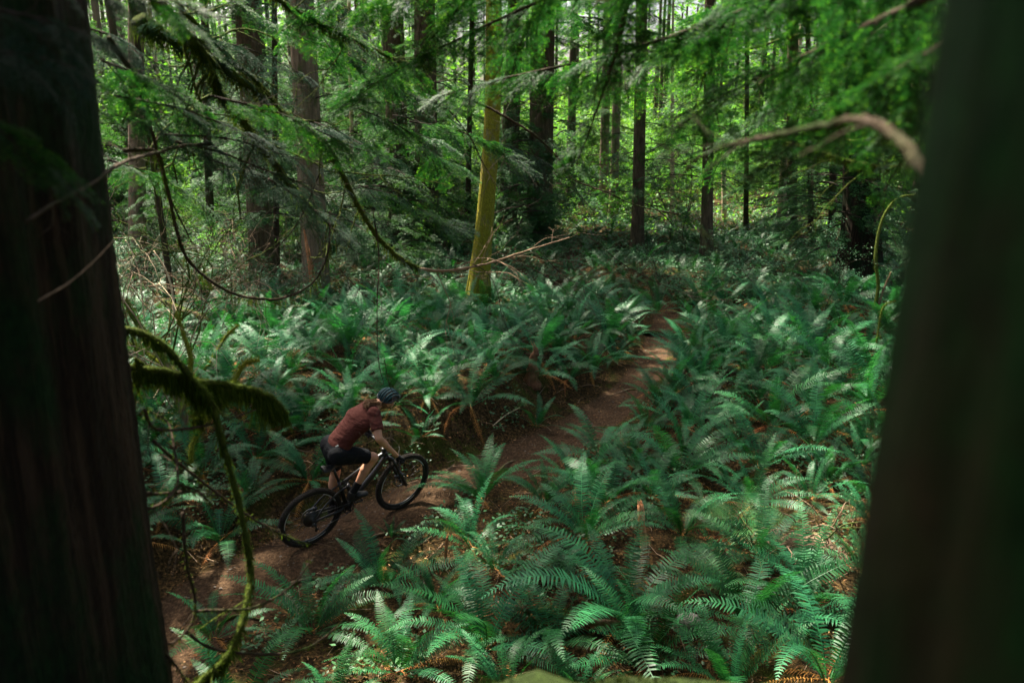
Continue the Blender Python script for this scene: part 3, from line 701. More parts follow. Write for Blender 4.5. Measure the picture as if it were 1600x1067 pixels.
# small pale tab on the back of the hip
nrm = (c_ - hpC); nrm = (BMi.to_3x3() @ (-ray(*cr(422, 456)))).normalized(); uu = Vector((1, 0, 0.15)); uu = (uu - nrm * uu.dot(nrm)).normalized(); vv = nrm.cross(uu)
for k in range(60):
    q0 = c_ + nrm * (0.12 - k * 0.002)
    if min(((q0 - (hpR)).length - 0.118), ((q0 - hpC).length - 0.13)) < 0.003: break
box(lg, q0 + nrm * 0.002, (0.034, 0.016, 0.006), Matrix((uu, vv, nrm)).transposed().to_4x4()); obj('waist_tab', lg, M['pale_mark'], rider)
for an, kn, pd in ((anR, knR, PED[-1]), (anL, knL, PED[1])):
    blend([(an.lerp(kn, 0.30), 0.046, an, 0.041, dict(e0=False)), (an, 0.041, an + Vector((0.03, 0, -0.04)), 0.038)], 'sock', M['sock'], rider, 0.006, 3)
    heel = an + Vector((-0.028, 0, -0.058)); toe = an + Vector((0.165, 0, -0.072)); 
    blend([(heel, 0.034, an + Vector((0.06, 0, -0.048)), 0.042, dict(flat=(0.95, 0.95))), (an + Vector((0.06, 0, -0.048)), 0.043, toe, 0.032, dict(flat=(1.15, 0.75))),
           (an + Vector((-0.012, 0, -0.03)), 0.043, an + Vector((0.005, 0, 0.015)), 0.044, dict(e1=False)), (heel + Vector((0, 0, -0.02)), 0.026, toe + Vector((0, 0, -0.012)), 0.026, dict(flat=(1.5, 0.5)))], 'shoe', M['shoe'], rider, 0.006, 3)
# gloved hands closed round the grips, five fingers each
for sy, wr in ((-1, wrR), (1, wrL)):
    g0, g1 = GR[sy]; ga = (g1 - g0).normalized(); gc = g0.lerp(g1, 0.45)
    fw = (gc - wr); fw = (fw - ga * fw.dot(ga)).normalized(); dn = fw.cross(ga); dn = dn if dn.z < 0 else -dn
    back = gc - fw * 0.012 - dn * 0.026
    hand = [(wr, 0.030, wr.lerp(back, 0.4), 0.030, dict(flat=(1.1, 0.8), ydir=tuple(ga))), (wr.lerp(back, 0.3), 0.030, back, 0.026, dict(flat=(1.5, 0.72), ydir=tuple(ga)))]
    for k, (off_, L) in enumerate(((0.033, 0.95), (0.011, 1.05), (-0.011, 1.0), (-0.032, 0.85))):
        ctr = gc + ga * (off_)
        pts = [ctr - fw * 0.010 - dn * 0.029, ctr + fw * 0.020 * L - dn * 0.022, ctr + fw * 0.030 * L + dn * 0.006, ctr + fw * 0.008 + dn * 0.028 * L]
        for i in range(3): hand.append((pts[i], 0.0105 - i * 0.0008, pts[i + 1], 0.0097 - i * 0.0008, dict(n=10)))
    tb = [back + ga * 0.028 - fw * 0.02 + dn * 0.012, gc + ga * 0.048 + dn * 0.022 - fw * 0.006, gc + ga * 0.040 + dn * 0.028 + fw * 0.018]
    for i in range(2): hand.append((tb[i], 0.0125 - i * 0.0015, tb[i + 1], 0.011 - i * 0.0015, dict(n=10)))
    blend(hand, 'glove', M['glove'], rider, 0.0035, 2)
# hair: a loose tail lying on the back
hm = MB(); rng = np.random.default_rng(8)
roots = HO - fwd * 0.075 - hup * 0.03
for k in range(150):
    a = rng.uniform(-1, 1); b = rng.uniform(-0.5, 1)
    p0 = roots + hsd * (0.055 * a) + hup * (0.03 * b) + fwd * rng.uniform(-0.01, 0.02); w = rng.normal(0, 0.018)
    p1 = nk0 + bk * (0.075 + rng.uniform(0, 0.02)) - tx * rng.uniform(-0.05, 0.02) + Vector((0, 0.030 * a + w * 0.6, 0))
    p2 = p1 - tx * rng.uniform(0.0, 0.045) + bk * rng.uniform(-0.01, 0.015) + Vector((0, w + rng.normal(0, 0.012), 0))
    tube(hm, catmull([p0, p0.lerp(p1, 0.5) + bk * 0.015, p1, p2], 3), np.linspace(0.0038, 0.0012, 10), 4)
obj('hair', hm, M['hair'], rider)
v, t_, q = cap_arrays(HO - fwd * 0.052 - hup * 0.035, 0.060, HO - fwd * 0.01 - hup * 0.01, 0.080, 20); hm = MB(); hm.add([tuple(x) for x in v], t_, q); obj('hair_back', hm, M['hair'], rider)
# helmet: shell ribs with open vents, teal upper ribs, black lower shell, straps
hel = link('helmet', None, rider)
def hp_(th, ph, r=1.0):
    """th along front-back (0 front .. pi back), ph side to side"""
    x = math.cos(th) * 0.124; z = math.sin(th) * 0.104; s2 = math.sin(ph); c2 = math.cos(ph)
    return HO - fwd * 0.008 + hup * 0.022 + fwd * (x * (0.35 + 0.65 * c2) * r) + hup * (z * (0.25 + 0.75 * c2) * r) + hsd * (0.097 * s2 * r)
inn = MB(); v = []; NT_, NP = 24, 20
for i in range(NT_ + 1):
    for k in range(NP + 1): v.append(tuple(hp_(-0.05 + i / NT_ * (PI + 0.25), -PI / 2 + PI * k / NP, 0.985)))
q = [(i * (NP + 1) + k, i * (NP + 1) + k + 1, (i + 1) * (NP + 1) + k + 1, (i + 1) * (NP + 1) + k) for i in range(NT_) for k in range(NP)]
inn.add(v, None, q); obj('helmet_liner', inn, M['rubber'], hel)
for k, ph in enumerate((-1.02, -0.62, -0.2, 0.2, 0.62, 1.02)):
    rb = MB(); P = [hp_(0.15 + i / 16 * (PI - 0.1), ph * (1 - 0.35 * (i / 16) ** 2 - 0.3 * (1 - i / 16) ** 4), 1.0) for i in range(17)]
    tube(rb, P, [0.007 + 0.006 * math.sin(PI * min(1, max(0, (i + 1) / 18))) for i in range(17)], 8)
    o = obj('helmet_rib', rb, M['helmet_teal'], hel)
rb = MB(); P = [hp_(th_, ph_, 0.97) for th_, ph_ in [(0.0, 0)] + [(0.10, x) for x in (0.5, 1.0, 1.35)] + [(1.2, 1.55), (2.2, 1.5)] + [(3.1, 1.2), (3.25, 0.6), (3.28, 0), (3.25, -0.6), (3.1, -1.2), (2.2, -1.5), (1.2, -1.55)] + [(0.10, -x) for x in (1.35, 1.0, 0.5)] + [(0.0, 0)]]
tube(rb, catmull(P, 4), 0.013, 8); obj('helmet_rim', rb, M['helmet_black'], hel)
vs_ = MB(); v = []
for i in range(9):
    a = -1.0 + 2.0 * i / 8
    c_ = HO + fwd * (0.105 * math.cos(a)) + hsd * (0.10 * math.sin(a)) + hup * 0.04
    v += [tuple(c_), tuple(c_ + fwd * (0.055 * math.cos(a)) + hup * 0.012), tuple(c_ + fwd * (0.055 * math.cos(a)) + hup * 0.017), tuple(c_ + hup * 0.008)]
vs_.add(v, None, [(i * 4 + k, i * 4 + (k + 1) % 4, i * 4 + 4 + (k + 1) % 4, i * 4 + 4 + k) for i in range(8) for k in range(4)]); obj('helmet_visor', vs_, M['helmet_black'], hel)
stp = MB()
for s_ in (-1, 1):
    chn_ = HO + fwd * 0.035 - hup * 0.105
    tube(stp, [HO + hsd * 0.088 * s_ + fwd * 0.03 + hup * 0.02, HO + hsd * 0.080 * s_ + fwd * 0.015 - hup * 0.06, chn_], 0.004, 5)
obj('chin_strap', stp, M['sock'], hel)
print('bike+rider', time.time() - T0, flush=True)

# ================================================================== LEAF SHAPES SHARED BY MANY PLANTS
def leaf_tris(base, axis, side, L, Wd, tone, mb, nrm=None, bend=0.0):
    """many slim pointed leaves at once: two triangles each, folded a little about the middle"""
    base = np.asarray(base); axis = np.asarray(axis); side = np.asarray(side); n = len(base)
    L = np.broadcast_to(np.asarray(L, float), (n,))[:, None]; Wd = np.broadcast_to(np.asarray(Wd, float), (n,))[:, None]
    nr = np.cross(axis, side)
    a = base; b = base + axis * L * 0.42 + side * Wd * 0.5 - nr * (bend * L * 0.3); c = base + axis * L - nr * (bend * L); d = base + axis * L * 0.42 - side * Wd * 0.5 - nr * (bend * L * 0.3)
    v = np.stack([a, b, c, d], 1).reshape(-1, 3)
    i = np.arange(n)[:, None] * 4
    q = np.concatenate([i, i + 1, i + 2, i + 3], 1)
    mb.add(v, None, q, 0, np.repeat(np.broadcast_to(np.asarray(tone, float), (n,)), 4))
def norm(a): return a / (np.linalg.norm(a, axis=-1, keepdims=True) + 1e-9)

# ------------------------------------------------------------------ sword fern fronds
def frond_mesh(name, L, e0, droop, pairs, pw, pl, seed, mat_, side=0.0, tip=1.0, curl=0.25, stipe=0.10):
    rng = np.random.default_rng(seed); mb = MB(); N = 26
    s_ = np.linspace(0, 1, N); ang = e0 - droop * s_ ** 1.3
    dx = np.cos(ang); dz = np.sin(ang); ds = L / (N - 1)
    P = np.zeros((N, 3)); P[1:, 0] = np.cumsum((dx[1:] + dx[:-1]) / 2 * ds); P[1:, 2] = np.cumsum((dz[1:] + dz[:-1]) / 2 * ds)
    P[:, 1] = side * L * s_ ** 2
    R = np.linspace(0.0045, 0.0012, N) * L ** 0.5
    tube(mb, P[::2], R[::2], 3, 0, tone=0.75)
    u = np.linspace(stipe, 0.985, pairs) ; 
    def prof(x):
        x = (x - stipe) / (1 - stipe); return np.clip(np.minimum(0.45 + 3.0 * x, 1.0) * (1 - np.clip((x - 0.45) / 0.56, 0, 1) ** 1.8) + 0.05, 0.06, 1)
    for sd_ in (-1, 1):
        uu = np.clip(u + rng.normal(0, 0.002, pairs), 0, 1)
        B = np.stack([np.interp(uu, s_, P[:, k]) for k in range(3)], -1)
        Tt = norm(np.stack([np.interp(uu, s_, np.gradient(P[:, k])) for k in range(3)], -1))
        Nn = norm(np.cross(Tt, np.array([0, 1.0, 0]))); Nn = np.where(Nn[:, 2:3] < 0, -Nn, Nn) * 1.0
        S = norm(np.cross(Nn, Tt)) * sd_
        fa = np.radians(rng.normal(16, 4, pairs) + 22 * np.clip(uu - 0.6, 0, 1))
        A = norm(S * np.cos(fa)[:, None] + Tt * np.sin(fa)[:, None] + Nn * (0.12 + rng.normal(0, 0.07, pairs))[:, None])
        ln = pl * L * prof(uu) * rng.uniform(0.9, 1.06, pairs)
        wd = L * (1 - stipe) / pairs * pw * np.clip(0.5 + prof(uu) * 0.5, 0.4, 1)
        keep = rng.random(pairs) > 0.015
        nn = np.cross(A, Tt) * sd_
        # pinna: broad base, parallel sides, pointed drooping tip: 3 triangles
        tn = np.clip(rng.normal(0.45, 0.18, pairs) + 0.25 * (uu - 0.5), 0, 1)
        a = B - Tt * wd[:, None] * 0.42; b = B + Tt * wd[:, None] * 0.42
        dn = np.array([0, 0, -1.0])
        m1 = B + A * ln[:, None] * 0.62 + Nn * 0 + dn * (ln * curl * 0.25)[:, None]
        c = m1 + Tt * wd[:, None] * 0.36; d = m1 - Tt * wd[:, None] * 0.34
        e = B + A * ln[:, None] + dn * (ln * curl * 0.8)[:, None] + Tt * wd[:, None] * 0.1
        v = np.stack([a, b, c, d, e], 1)[keep]; n = len(v); i = np.arange(n)[:, None] * 5
        mb.add(v.reshape(-1, 3), np.concatenate([i + 3, i + 2, i + 4], 1), np.concatenate([i, i + 1, i + 2, i + 3], 1), 0, np.repeat(tn[keep], 5))
    return mb.mesh(name, mat_, smooth=False)
FR = []
for k, (e0, dr, sd_) in enumerate([(78, 50, 0.05), (72, 75, -0.08), (66, 62, 0.12), (58, 52, -0.1), (54, 70, 0.06), (42, 60, -0.14), (80, 45, 0.1), (66, 100, 0.15), (34, 50, 0.08), (58, 95, -0.05), (45, 72, 0.18), (72, 72, -0.16)]):
    FR.append(frond_mesh('sword_frond', 1.0, math.radians(e0), math.radians(dr), 41, 0.80, 0.100, 20 + k, M['fern'], sd_))
FLOW = [frond_mesh('low_frond', 1.0, math.radians(20 + 8 * k), math.radians(45 + 8 * k), 40, 0.80, 0.098, 60 + k, M['fern'], 0.1 * (-1) ** k) for k in range(3)]
FDEAD = [frond_mesh('dead_frond', 0.8, math.radians(25 - 12 * k), math.radians(70), 30, 0.55, 0.07, 80 + k, M['fern_dead'], 0.2 * (-1) ** k, curl=0.9) for k in range(3)]

def lady_frond(seed, e0, dr):
    """twice-divided lady fern frond"""
    rng = np.random.default_rng(seed); mb = MB(); N = 22; L = 1.0
    s_ = np.linspace(0, 1, N); ang = math.radians(e0) - math.radians(dr) * s_ ** 1.3
    P = np.zeros((N, 3)); P[1:, 0] = np.cumsum(np.cos(ang[1:]) / (N - 1)); P[1:, 2] = np.cumsum(np.sin(ang[1:]) / (N - 1))
    tube(mb, P[::2], np.linspace(0.004, 0.001, N)[::2], 3, tone=0.8)
    for u in np.linspace(0.16, 0.98, 20):
        B = np.array([np.interp(u, s_, P[:, k]) for k in range(3)]); Tt = norm(np.array([np.interp(u, s_, np.gradient(P[:, k])) for k in range(3)])); Nn = norm(np.cross(Tt, [0, 1.0, 0])); Nn = Nn if Nn[2] > 0 else -Nn
        pl = 0.26 * min(1, 0.35 + 2.4 * (u - 0.16)) * (1 - max(0, (u - 0.35) / 0.66) ** 1.1) + 0.012
        for sd_ in (-1, 1):
            S = np.cross(Nn, Tt) * sd_; A = norm(S + Tt * 0.32 + Nn * 0.06)
            n = max(3, int(pl / 0.014)); w = np.linspace(0.05, 1, n)
            C = B + A * (w * pl)[:, None] + np.array([0, 0, -1.0]) * (0.16 * pl * w ** 2)[:, None]
            T2 = np.tile(A, (n, 1))
            for s2 in (-1, 1):
                Q = norm(np.tile(Tt, (n, 1)) * s2 + T2 * 0.35)
                leaf_tris(C, Q, T2, 0.13 * pl * (1 - w * 0.75) + 0.005, 0.0075, np.clip(rng.normal(0.5, 0.2, n), 0, 1), mb)
    return mb.mesh('lady_frond', M['fern_lady'], smooth=False)

# ------------------------------------------------------------------ conifer sprays
def spray_arrays(L, nside, leaf, lw, droop, seed, step, sub=True, flat=0.15, wide=0.5, tipf=0.25):
    rng = np.random.default_rng(seed); mb = MB()
    def axis_pts(n): 
        x = np.linspace(0, 1, n); return np.stack([x * L, 0.04 * L * np.sin(x * 4 + seed), -droop * L * x ** 1.8], -1)
    main = axis_pts(9); tube(mb, main, np.linspace(0.010, 0.002, 9) * L, 3, 1)
    bases = []; axes = []; tones = []
    def twig(b, a, ln, lvl):
        n = max(2, int(ln / step)); w = (np.arange(n) + 0.5) / n
        pts = b + a * (w * ln)[:, None] + np.array([0, 0, -1.0]) * (droop * 0.9 * ln * w ** 2)[:, None]
        bases.append(pts); axes.append(np.tile(a, (n, 1))); tones.append(0.25 + 0.5 * rng.random(n) * (1 if lvl else 0.8) + tipf * (w > 0.72))
        if sub and lvl == 0 and ln > 0.12 * L:
            for k in range(int(ln / (0.055 * L))):
                f = 0.18 + 0.75 * rng.random(); s_ = 1 if k % 2 else -1
                perp = np.cross([0, 0, 1.0], a); a2 = norm(a * 0.75 + perp * s_ * 0.7 + np.array([0, 0, rng.normal(0, flat)]))
                twig(b + a * (f * ln) + np.array([0, 0, -1.0]) * (droop * 0.9 * ln * f ** 2), a2, ln * 0.38 * (1.15 - f) + 0.03 * L, 1)
    for k in range(nside):
        u = 0.08 + 0.9 * (k + rng.random() * 0.6) / nside; s_ = 1 if k % 2 else -1
        b = np.array([np.interp(u * 8, np.arange(9), main[:, j]) for j in range(3)])
        ang = math.radians(rng.normal(58, 8) - 14 * u)
        a = norm(np.array([math.cos(ang), s_ * math.sin(ang), rng.normal(-0.05, flat)]))
        ln = L * (wide * (1 - u) ** 0.8 + 0.07) * rng.uniform(0.75, 1.15); twig(b, a, ln, 0)
    twig(main[5], norm(main[8] - main[5]), np.linalg.norm(main[8] - main[5]), 1)
    B = np.concatenate(bases); A = np.concatenate(axes); Tn = np.concatenate(tones); n = len(B)
    for s_ in (-1, 1):
        S = np.cross(np.array([0, 0, 1.0]), A) * s_
        D = norm(S + A * 0.45 + rng.normal(0, 0.22, (n, 3)))
        sid = norm(np.cross(D, rng.normal(0, 0.35, (n, 3)) + np.array([0, 0, 1.0])))
        leaf_tris(B, D, sid, leaf * rng.uniform(0.7, 1.15, n), lw, np.clip(Tn, 0, 1), mb, bend=0.12)
    return mb
SPR_NEAR = [spray_arrays(0.5, 20, 0.017, 0.0045, 0.28, 200 + k, 0.0055).mesh('hemlock_spray', [M['needle_near'], M['dark_twig']], False) for k in range(4)]
def cedar_spray(seed):
    mb = spray_arrays(0.5, 18, 0.011, 0.0055, 0.45, seed, 0.006, True, 0.05, 0.42, 0.0)
    return mb.mesh('cedar_spray', [M['cedar'], M['dark_twig']], False)
SPR_CED = [cedar_spray(230 + k) for k in range(3)]
SPR_LO = [spray_arrays(1.0, 16, 0.075, 0.030, 0.30, 250 + k, 0.062, True, 0.12, 0.45, 0.22) for k in range(4)]
SPR_LO = [m.arrays() for m in SPR_LO]

def rotz(a): return Matrix.Rotation(a, 4, 'Z')
def euler(rx, ry, rz): return (Matrix.Rotation(rz, 4, 'Z') @ Matrix.Rotation(ry, 4, 'Y') @ Matrix.Rotation(rx, 4, 'X'))

def crown_mesh(name, z0, z1, n, Lb, seed, mats, dens_top=1.0, dens=7, skip=0.0):
    """conifer crown: boughs that leave the trunk, droop, and carry flat sprays"""
    rng = np.random.default_rng(seed); mb = MB()
    for k in range(n):
        f = (k + rng.random()) / n; z = z0 + (z1 - z0) * f
        az = k * 2.399 + rng.normal(0, 0.3); L = Lb * (1.0 - 0.75 * f ** 1.3) * rng.uniform(0.55, 1.15)
        d = np.array([math.cos(az), math.sin(az), 0]); e = rng.uniform(0.05, 0.35); dr = rng.uniform(0.25, 0.5)
        x = np.linspace(0, 1, 7); P = np.stack([d[0] * x * L, d[1] * x * L, z + L * (e * x - dr * x ** 2)], -1)
        tube(mb, P, np.linspace(0.018, 0.004, 7) * (0.5 + L * 0.35), 4, 1, tone=0.3)
        m_ = max(2, int(L * dens * 0.5))
        for j in range(m_):
            u = 0.25 + 0.75 * (j + rng.random()) / m_
            b = [np.interp(u * 6, np.arange(7), P[:, q]) for q in range(3)]
            s_ = 1 if j % 2 else -1
            sc = (0.34 + 0.25 * L * (1 - u)) * rng.uniform(0.8, 1.25)
            Mx = Matrix.Translation(b) @ rotz(az + s_ * rng.uniform(0.35, 0.95) * (1.2 - u)) @ Matrix.Rotation(rng.uniform(0.0, 0.35), 4, 'Y') @ Matrix.Rotation(rng.normal(0, 0.25), 4, 'X') @ Matrix.Scale(sc, 4)
            v, t_, q, tm, qm, tn = SPR_LO[rng.integers(4)]
            mb.merge((v, t_, q, tm, qm, tn), Mx)
    return mb.mesh(name, mats, False)
CROWN = [crown_mesh('conifer_crown', *a) for a in [
    (1.2, 11, 52, 3.0, 1, [M['needle'], M['dark_twig']]),
    (0.6, 9, 52, 2.6, 2, [M['needle'], M['dark_twig']]),
    (3.0, 14, 34, 3.2, 3, [M['needle'], M['dark_twig']])]]
CROWN_HI = [crown_mesh('high_crown', 7.5, 19, 34, 3.4, 11, [M['needle'], M['dark_twig']]), crown_mesh('high_crown', 9, 20, 30, 3.0, 12, [M['needle'], M['dark_twig']])]
BROAD = [crown_mesh('broad_canopy', 8.5, 17, 44, 5.2, 13, [M['needle'], M['dark_twig']], dens=6), crown_mesh('broad_canopy', 7.5, 15, 40, 4.6, 14, [M['needle'], M['dark_twig']], dens=6)]
LOWB = [crown_mesh('lower_boughs', 2.2, 9, 22, 2.8, 17, [M['needle'], M['dark_twig']], dens=5), crown_mesh('lower_boughs', 1.6, 8.5, 20, 3.2, 18, [M['needle'], M['dark_twig']], dens=5)]
TALL = [crown_mesh('tall_crown', 15, 27, 46, 5.0, 15, [M['needle'], M['dark_twig']], dens=6), crown_mesh('tall_crown', 18, 27.5, 50, 5.2, 16, [M['needle'], M['dark_twig']], dens=6)]  # unseen crowns above the view, shaped to shade the foreground
SAPL = [crown_mesh('sapling_foliage', 0.25, 2.6, 20, 1.15, 21 + k, [M['needle'], M['dark_twig']], dens=9) for k in range(3)]
print('foliage meshes', time.time() - T0, flush=True)

# ------------------------------------------------------------------ broadleaf understory (vine maple, salmonberry, huckleberry)
def maple_leaf_pts():
    a = []
    for k in range(7):
        th = math.radians(-135 + 45 * k)
        r = [0.42, 0.72, 0.92, 1.0, 0.92, 0.72, 0.42][k]
        a.append((r * math.cos(th) * 0.55 + 0.25, r * math.sin(th) * 0.55))
        if k < 6:
            t2 = th + math.radians(22); a.append((0.30 * math.cos(t2) + 0.2, 0.34 * math.sin(t2)))
    return np.array([(0.0, 0.0)] + a)
MLP = maple_leaf_pts()
def leafy_arrays(n, size, rng, centers, spread, flatness=0.35, simple=False, mb=None, tone=(0.2, 0.9)):
    """n flat, mostly level leaves strewn round the given points"""
    mb = mb or MB(); c = centers[rng.integers(0, len(centers), n)] + rng.normal(0, 1, (n, 3)) * np.array(spread)
    yaw = rng.uniform(0, 2 * PI, n); nr = norm(rng.normal(0, flatness, (n, 3)) + np.array([0, 0, 1.0]))
    ax = np.stack([np.cos(yaw), np.sin(yaw), np.zeros(n)], -1); ax = norm(ax - nr * (ax * nr).sum(-1, keepdims=True)); sd_ = np.cross(nr, ax)
    s_ = size * rng.uniform(0.6, 1.25, n); tn = rng.uniform(tone[0], tone[1], n)
    if simple:
        leaf_tris(c, ax, sd_, s_, s_ * 0.6, tn, mb, bend=0.15)
    else:
        k = len(MLP); v = c[:, None] + s_[:, None, None] * (ax[:, None] * MLP[None, :, 0:1] + sd_[:, None] * MLP[None, :, 1:2])
        v = v - nr[:, None] * (np.abs(MLP[None, :, 1:2]) * s_[:, None, None] * 0.35)
        i = np.arange(n)[:, None, None] * k; tr = np.array([(0, j, j + 1) for j in range(1, k - 1)])[None]
        mb.add(v.reshape(-1, 3), (i + tr).reshape(-1, 3), None, 0, np.repeat(tn, k))
    return mb
def branchy(mb, start, dir_, L, r, rng, depth, tips, m=1, kids=3, spread=0.7, droop=0.15, segs=4, wig=0.15):
    n = 6; P = [np.array(start, float)]; d = norm(np.array(dir_, float))
    for i in range(n):
        d = norm(d + rng.normal(0, wig, 3) + np.array([0, 0, -droop * (i / n)])); P.append(P[-1] + d * L / n)
    P = np.array(P); tube(mb, P, np.linspace(r, r * 0.45, n + 1), segs, m, tone=0.4)
    if depth == 0: tips.extend(P[2:]); return
    for k in range(kids):
        u = rng.integers(2, n + 1); d2 = norm(norm(P[u] - P[u - 1]) + rng.normal(0, spread, 3))
        branchy(mb, P[u], d2, L * rng.uniform(0.45, 0.75), r * 0.5, rng, depth - 1, tips, m, kids, spread, droop, segs, wig)
def maple_shrub(seed, Hh, size, nleaf, layers=9):
    rng = np.random.default_rng(seed); mb = MB(); tips = []
    for k in range(4): branchy(mb, (rng.normal(0, .1), rng.normal(0, .1), 0), (rng.normal(0, .45), rng.normal(0, .45), 1), Hh * rng.uniform(0.6, 0.95), 0.02, rng, 2, tips, 1, 4, 0.75, 0.1)
    leafy_arrays(nleaf, size, rng, np.array(tips), (0.16, 0.16, 0.06), 0.35, False, mb)
    return mb.mesh('maple_shrub', [M['maple'], M['branch_bark']], False)
MAPLE = [maple_shrub(31, 3.4, 0.12, 2400), maple_shrub(32, 2.6, 0.11, 2000), maple_shrub(33, 5.0, 0.14, 2800)]
def small_shrub(seed, Hh, size, nleaf, mat_):
    rng = np.random.default_rng(seed); mb = MB(); tips = []
    for k in range(6): branchy(mb, (rng.normal(0, .08), rng.normal(0, .08), 0), (rng.normal(0, .5), rng.normal(0, .5), 1), Hh * rng.uniform(0.5, 0.95), 0.008, rng, 2, tips, 1, 4, 0.7, 0.1)
    leafy_arrays(nleaf, size, rng, np.array(tips), (0.05, 0.05, 0.03), 0.5, True, mb)
    return mb.mesh('small_shrub', [mat_, M['twig']], False)
SHRUB = [small_shrub(41, 1.2, 0.045, 2600, M['herb']), small_shrub(42, 0.9, 0.04, 2200, M['herb']), small_shrub(43, 1.6, 0.05, 3000, M['maple'])]
print('shrub meshes', time.time() - T0, flush=True)

# ================================================================== TREES
LAB = []
def bark_trunk(name, P, R, segs, parent, mat_, ridge=0.06, seed=0, fl=None, rings=60, ksc=9):
    """tapered trunk with furrowed bark as real relief and a flared foot"""
    rng = np.random.default_rng(seed); P = catmull(P, max(2, rings // max(1, len(P) - 1))); n = len(P)
    s_ = np.linspace(0, 1, n); r0 = np.interp(s_, np.linspace(0, 1, len(R)), R)
    a = np.arange(segs) * 2 * PI / segs
    z = P[:, 2][:, None]; A = a[None, :]
    rel = np.zeros((n, segs))
    for k in range(ksc):
        fq = int(rng.integers(5, 34)); ph = rng.uniform(0, 6.28); w = rng.uniform(0.15, 0.9); am = rng.uniform(0.4, 1) / ksc
        rel += am * (1 - 2 * np.abs(np.sin(0.5 * (fq * A + ph + 1.6 * np.sin(w * z + k) + 0.8 * np.sin(2.9 * w * z + 3 * k)))))
    rel += rng.normal(0, 0.12, (n, segs)) * 0.25
    flare = 1 + (fl or 0) * np.exp(-np.clip(z - P[0, 2], 0, 99) / (0.9)) * (1 + 0.35 * np.sin(5 * A + seed) + 0.2 * np.sin(9 * A + 2 * seed))
    rr = r0[:, None] * flare * (1 + ridge * rel * 2.2)
    v = P[:, None, :] + np.stack([rr * np.cos(A), rr * np.sin(A), np.zeros_like(rr)], -1)
    i = np.arange(n - 1)[:, None] * segs; k = np.arange(segs)[None]; k2 = (k + 1) % segs
    mb = MB(); mb.add(v.reshape(-1, 3), None, np.stack([i + k, i + k2, i + segs + k2, i + segs + k], -1).reshape(-1, 4))
    mb.add(np.vstack([v[-1], P[-1] + [0, 0, r0[-1] * 0.3]]), [(j, (j + 1) % segs, segs) for j in range(segs)])
    return obj(name, mb, mat_, parent)
def xy_at(px, py):
    p = hit(px, py); return p
TREES = []
def tree(name, label, px, py, w, top_px, mat_, cat='tree', top_y=0, hgt=18, dist=None, crown=None, csc=1.0, flare=0.35, ridge=0.06, seed=1, group=None, dz=-0.15, segs=36, kink=0.0, rings=50):
    """px, py: the foot in the picture; w: trunk width in its pixels half way up; top_px: the trunk's x where it leaves the picture"""
    if dist is None: b = hit(px, py)
    else:
        r_ = ray(px, 400); f = dist / r_.y; b = Vector((r_.x * f, dist, 0)); b.z = H(b.x, b.y)
    rad = w / 2 * (b.y * cp - (b.z + 3 - CZ) * sp) / FPX
    # the point seen at (top_px, top_y) at the same distance
    r_ = ray(top_px, top_y); tp = Vector((0, 0, CZ)) + r_ * (b.y / r_.y)
    lean = (tp.x - b.x) / max(0.5, tp.z - b.z)
    root = thing(name, label, cat, b, group)
    P = [(0, 0, dz), (lean * hgt * 0.3 + kink, 0, hgt * 0.3), (lean * hgt * 0.65 - kink * 0.5, 0.1, hgt * 0.65), (lean * hgt, 0, hgt)]
    bark_trunk('trunk', P, [rad * 1.08, rad, rad * 0.85, rad * 0.5], segs, root, mat_, ridge, seed, flare, rings)
    if crown is not None:
        c = link('crown', crown, root, Matrix.Translation((lean * (hgt - 10), 0, 0)) @ rotz(seed * 1.7) @ Matrix.Scale(csc, 4))
    if seed in (1, 3, 4, 5, 7, 8, 10, 12, 14, 17, 19, 24) and cat == 'tree':
        o = link('lower_boughs', LOWB[seed % 2], root, Matrix.Translation((lean * 4, 0, 0)) @ rotz(seed * 2.3) @ Matrix.Scale(0.8 + 0.05 * (seed % 6), 4))
    TREES.append((b.x, b.y, rad)); return root
CB, FB, MBk, PW = M['cedar_bark_far'], M['fir_bark'], M['mossy_bark'], M['pale_wood']
tree('fir_tree', 'dark furrowed fir, the thick one left of the brown cedar trunk', 412, 440, 36, 385, FB, crown=TALL[1], hgt=29, seed=1, flare=0.3)
tree('fir_tree', 'thin dark fir just left of the straight brown cedar trunk', 432, 425, 9, 428, M['branch_bark'], crown=CROWN_HI[0], seed=2, segs=12)
cedar_far = tree('cedar_tree', 'straight brown cedar trunk with a splintered foot among the ferns', 497, 470, 39, 470, CB, crown=CROWN_HI[1], seed=3, flare=0.12, ridge=0.05, segs=60)
tree('fir_tree', 'dark fir between the brown cedar and the grey furrowed trunk', 628, 378, 33, 612, FB, crown=TALL[1], hgt=29, seed=4, flare=0.4)
tree('fir_tree', 'grey furrowed fir just left of the yellow mossy maple', 668, 388, 34, 663, FB, crown=BROAD[0], seed=5, flare=0.35, segs=48)
maple_tree = tree('maple_tree', 'mossy yellow-green maple trunk standing in the middle of the ferns', 744, 478, 25, 765, MBk, top_y=80, seed=6, hgt=14, flare=0.75, kink=0.14, segs=60, rings=160, ridge=0.09)
tree('fir_tree', 'dark slim fir just right of the mossy maple trunk', 792, 368, 26, 806, FB, crown=CROWN_HI[0], seed=7, flare=0.2)
tree('fir_tree', 'stout dark fir two trunks right of the mossy maple', 842, 368, 37, 850, FB, crown=BROAD[1], seed=8, flare=0.3, segs=48)
tree('fir_tree', 'thin dark trunk just left of the mossy maple', 730, 360, 8, 738, M['branch_bark'], crown=CROWN_HI[1], seed=9, segs=12, csc=0.8)
tree('fir_tree', 'brown sunlit trunk beyond the ferns, left one of a close pair', 942, 345, 14, 950, CB, crown=CROWN_HI[0], seed=10, segs=20)
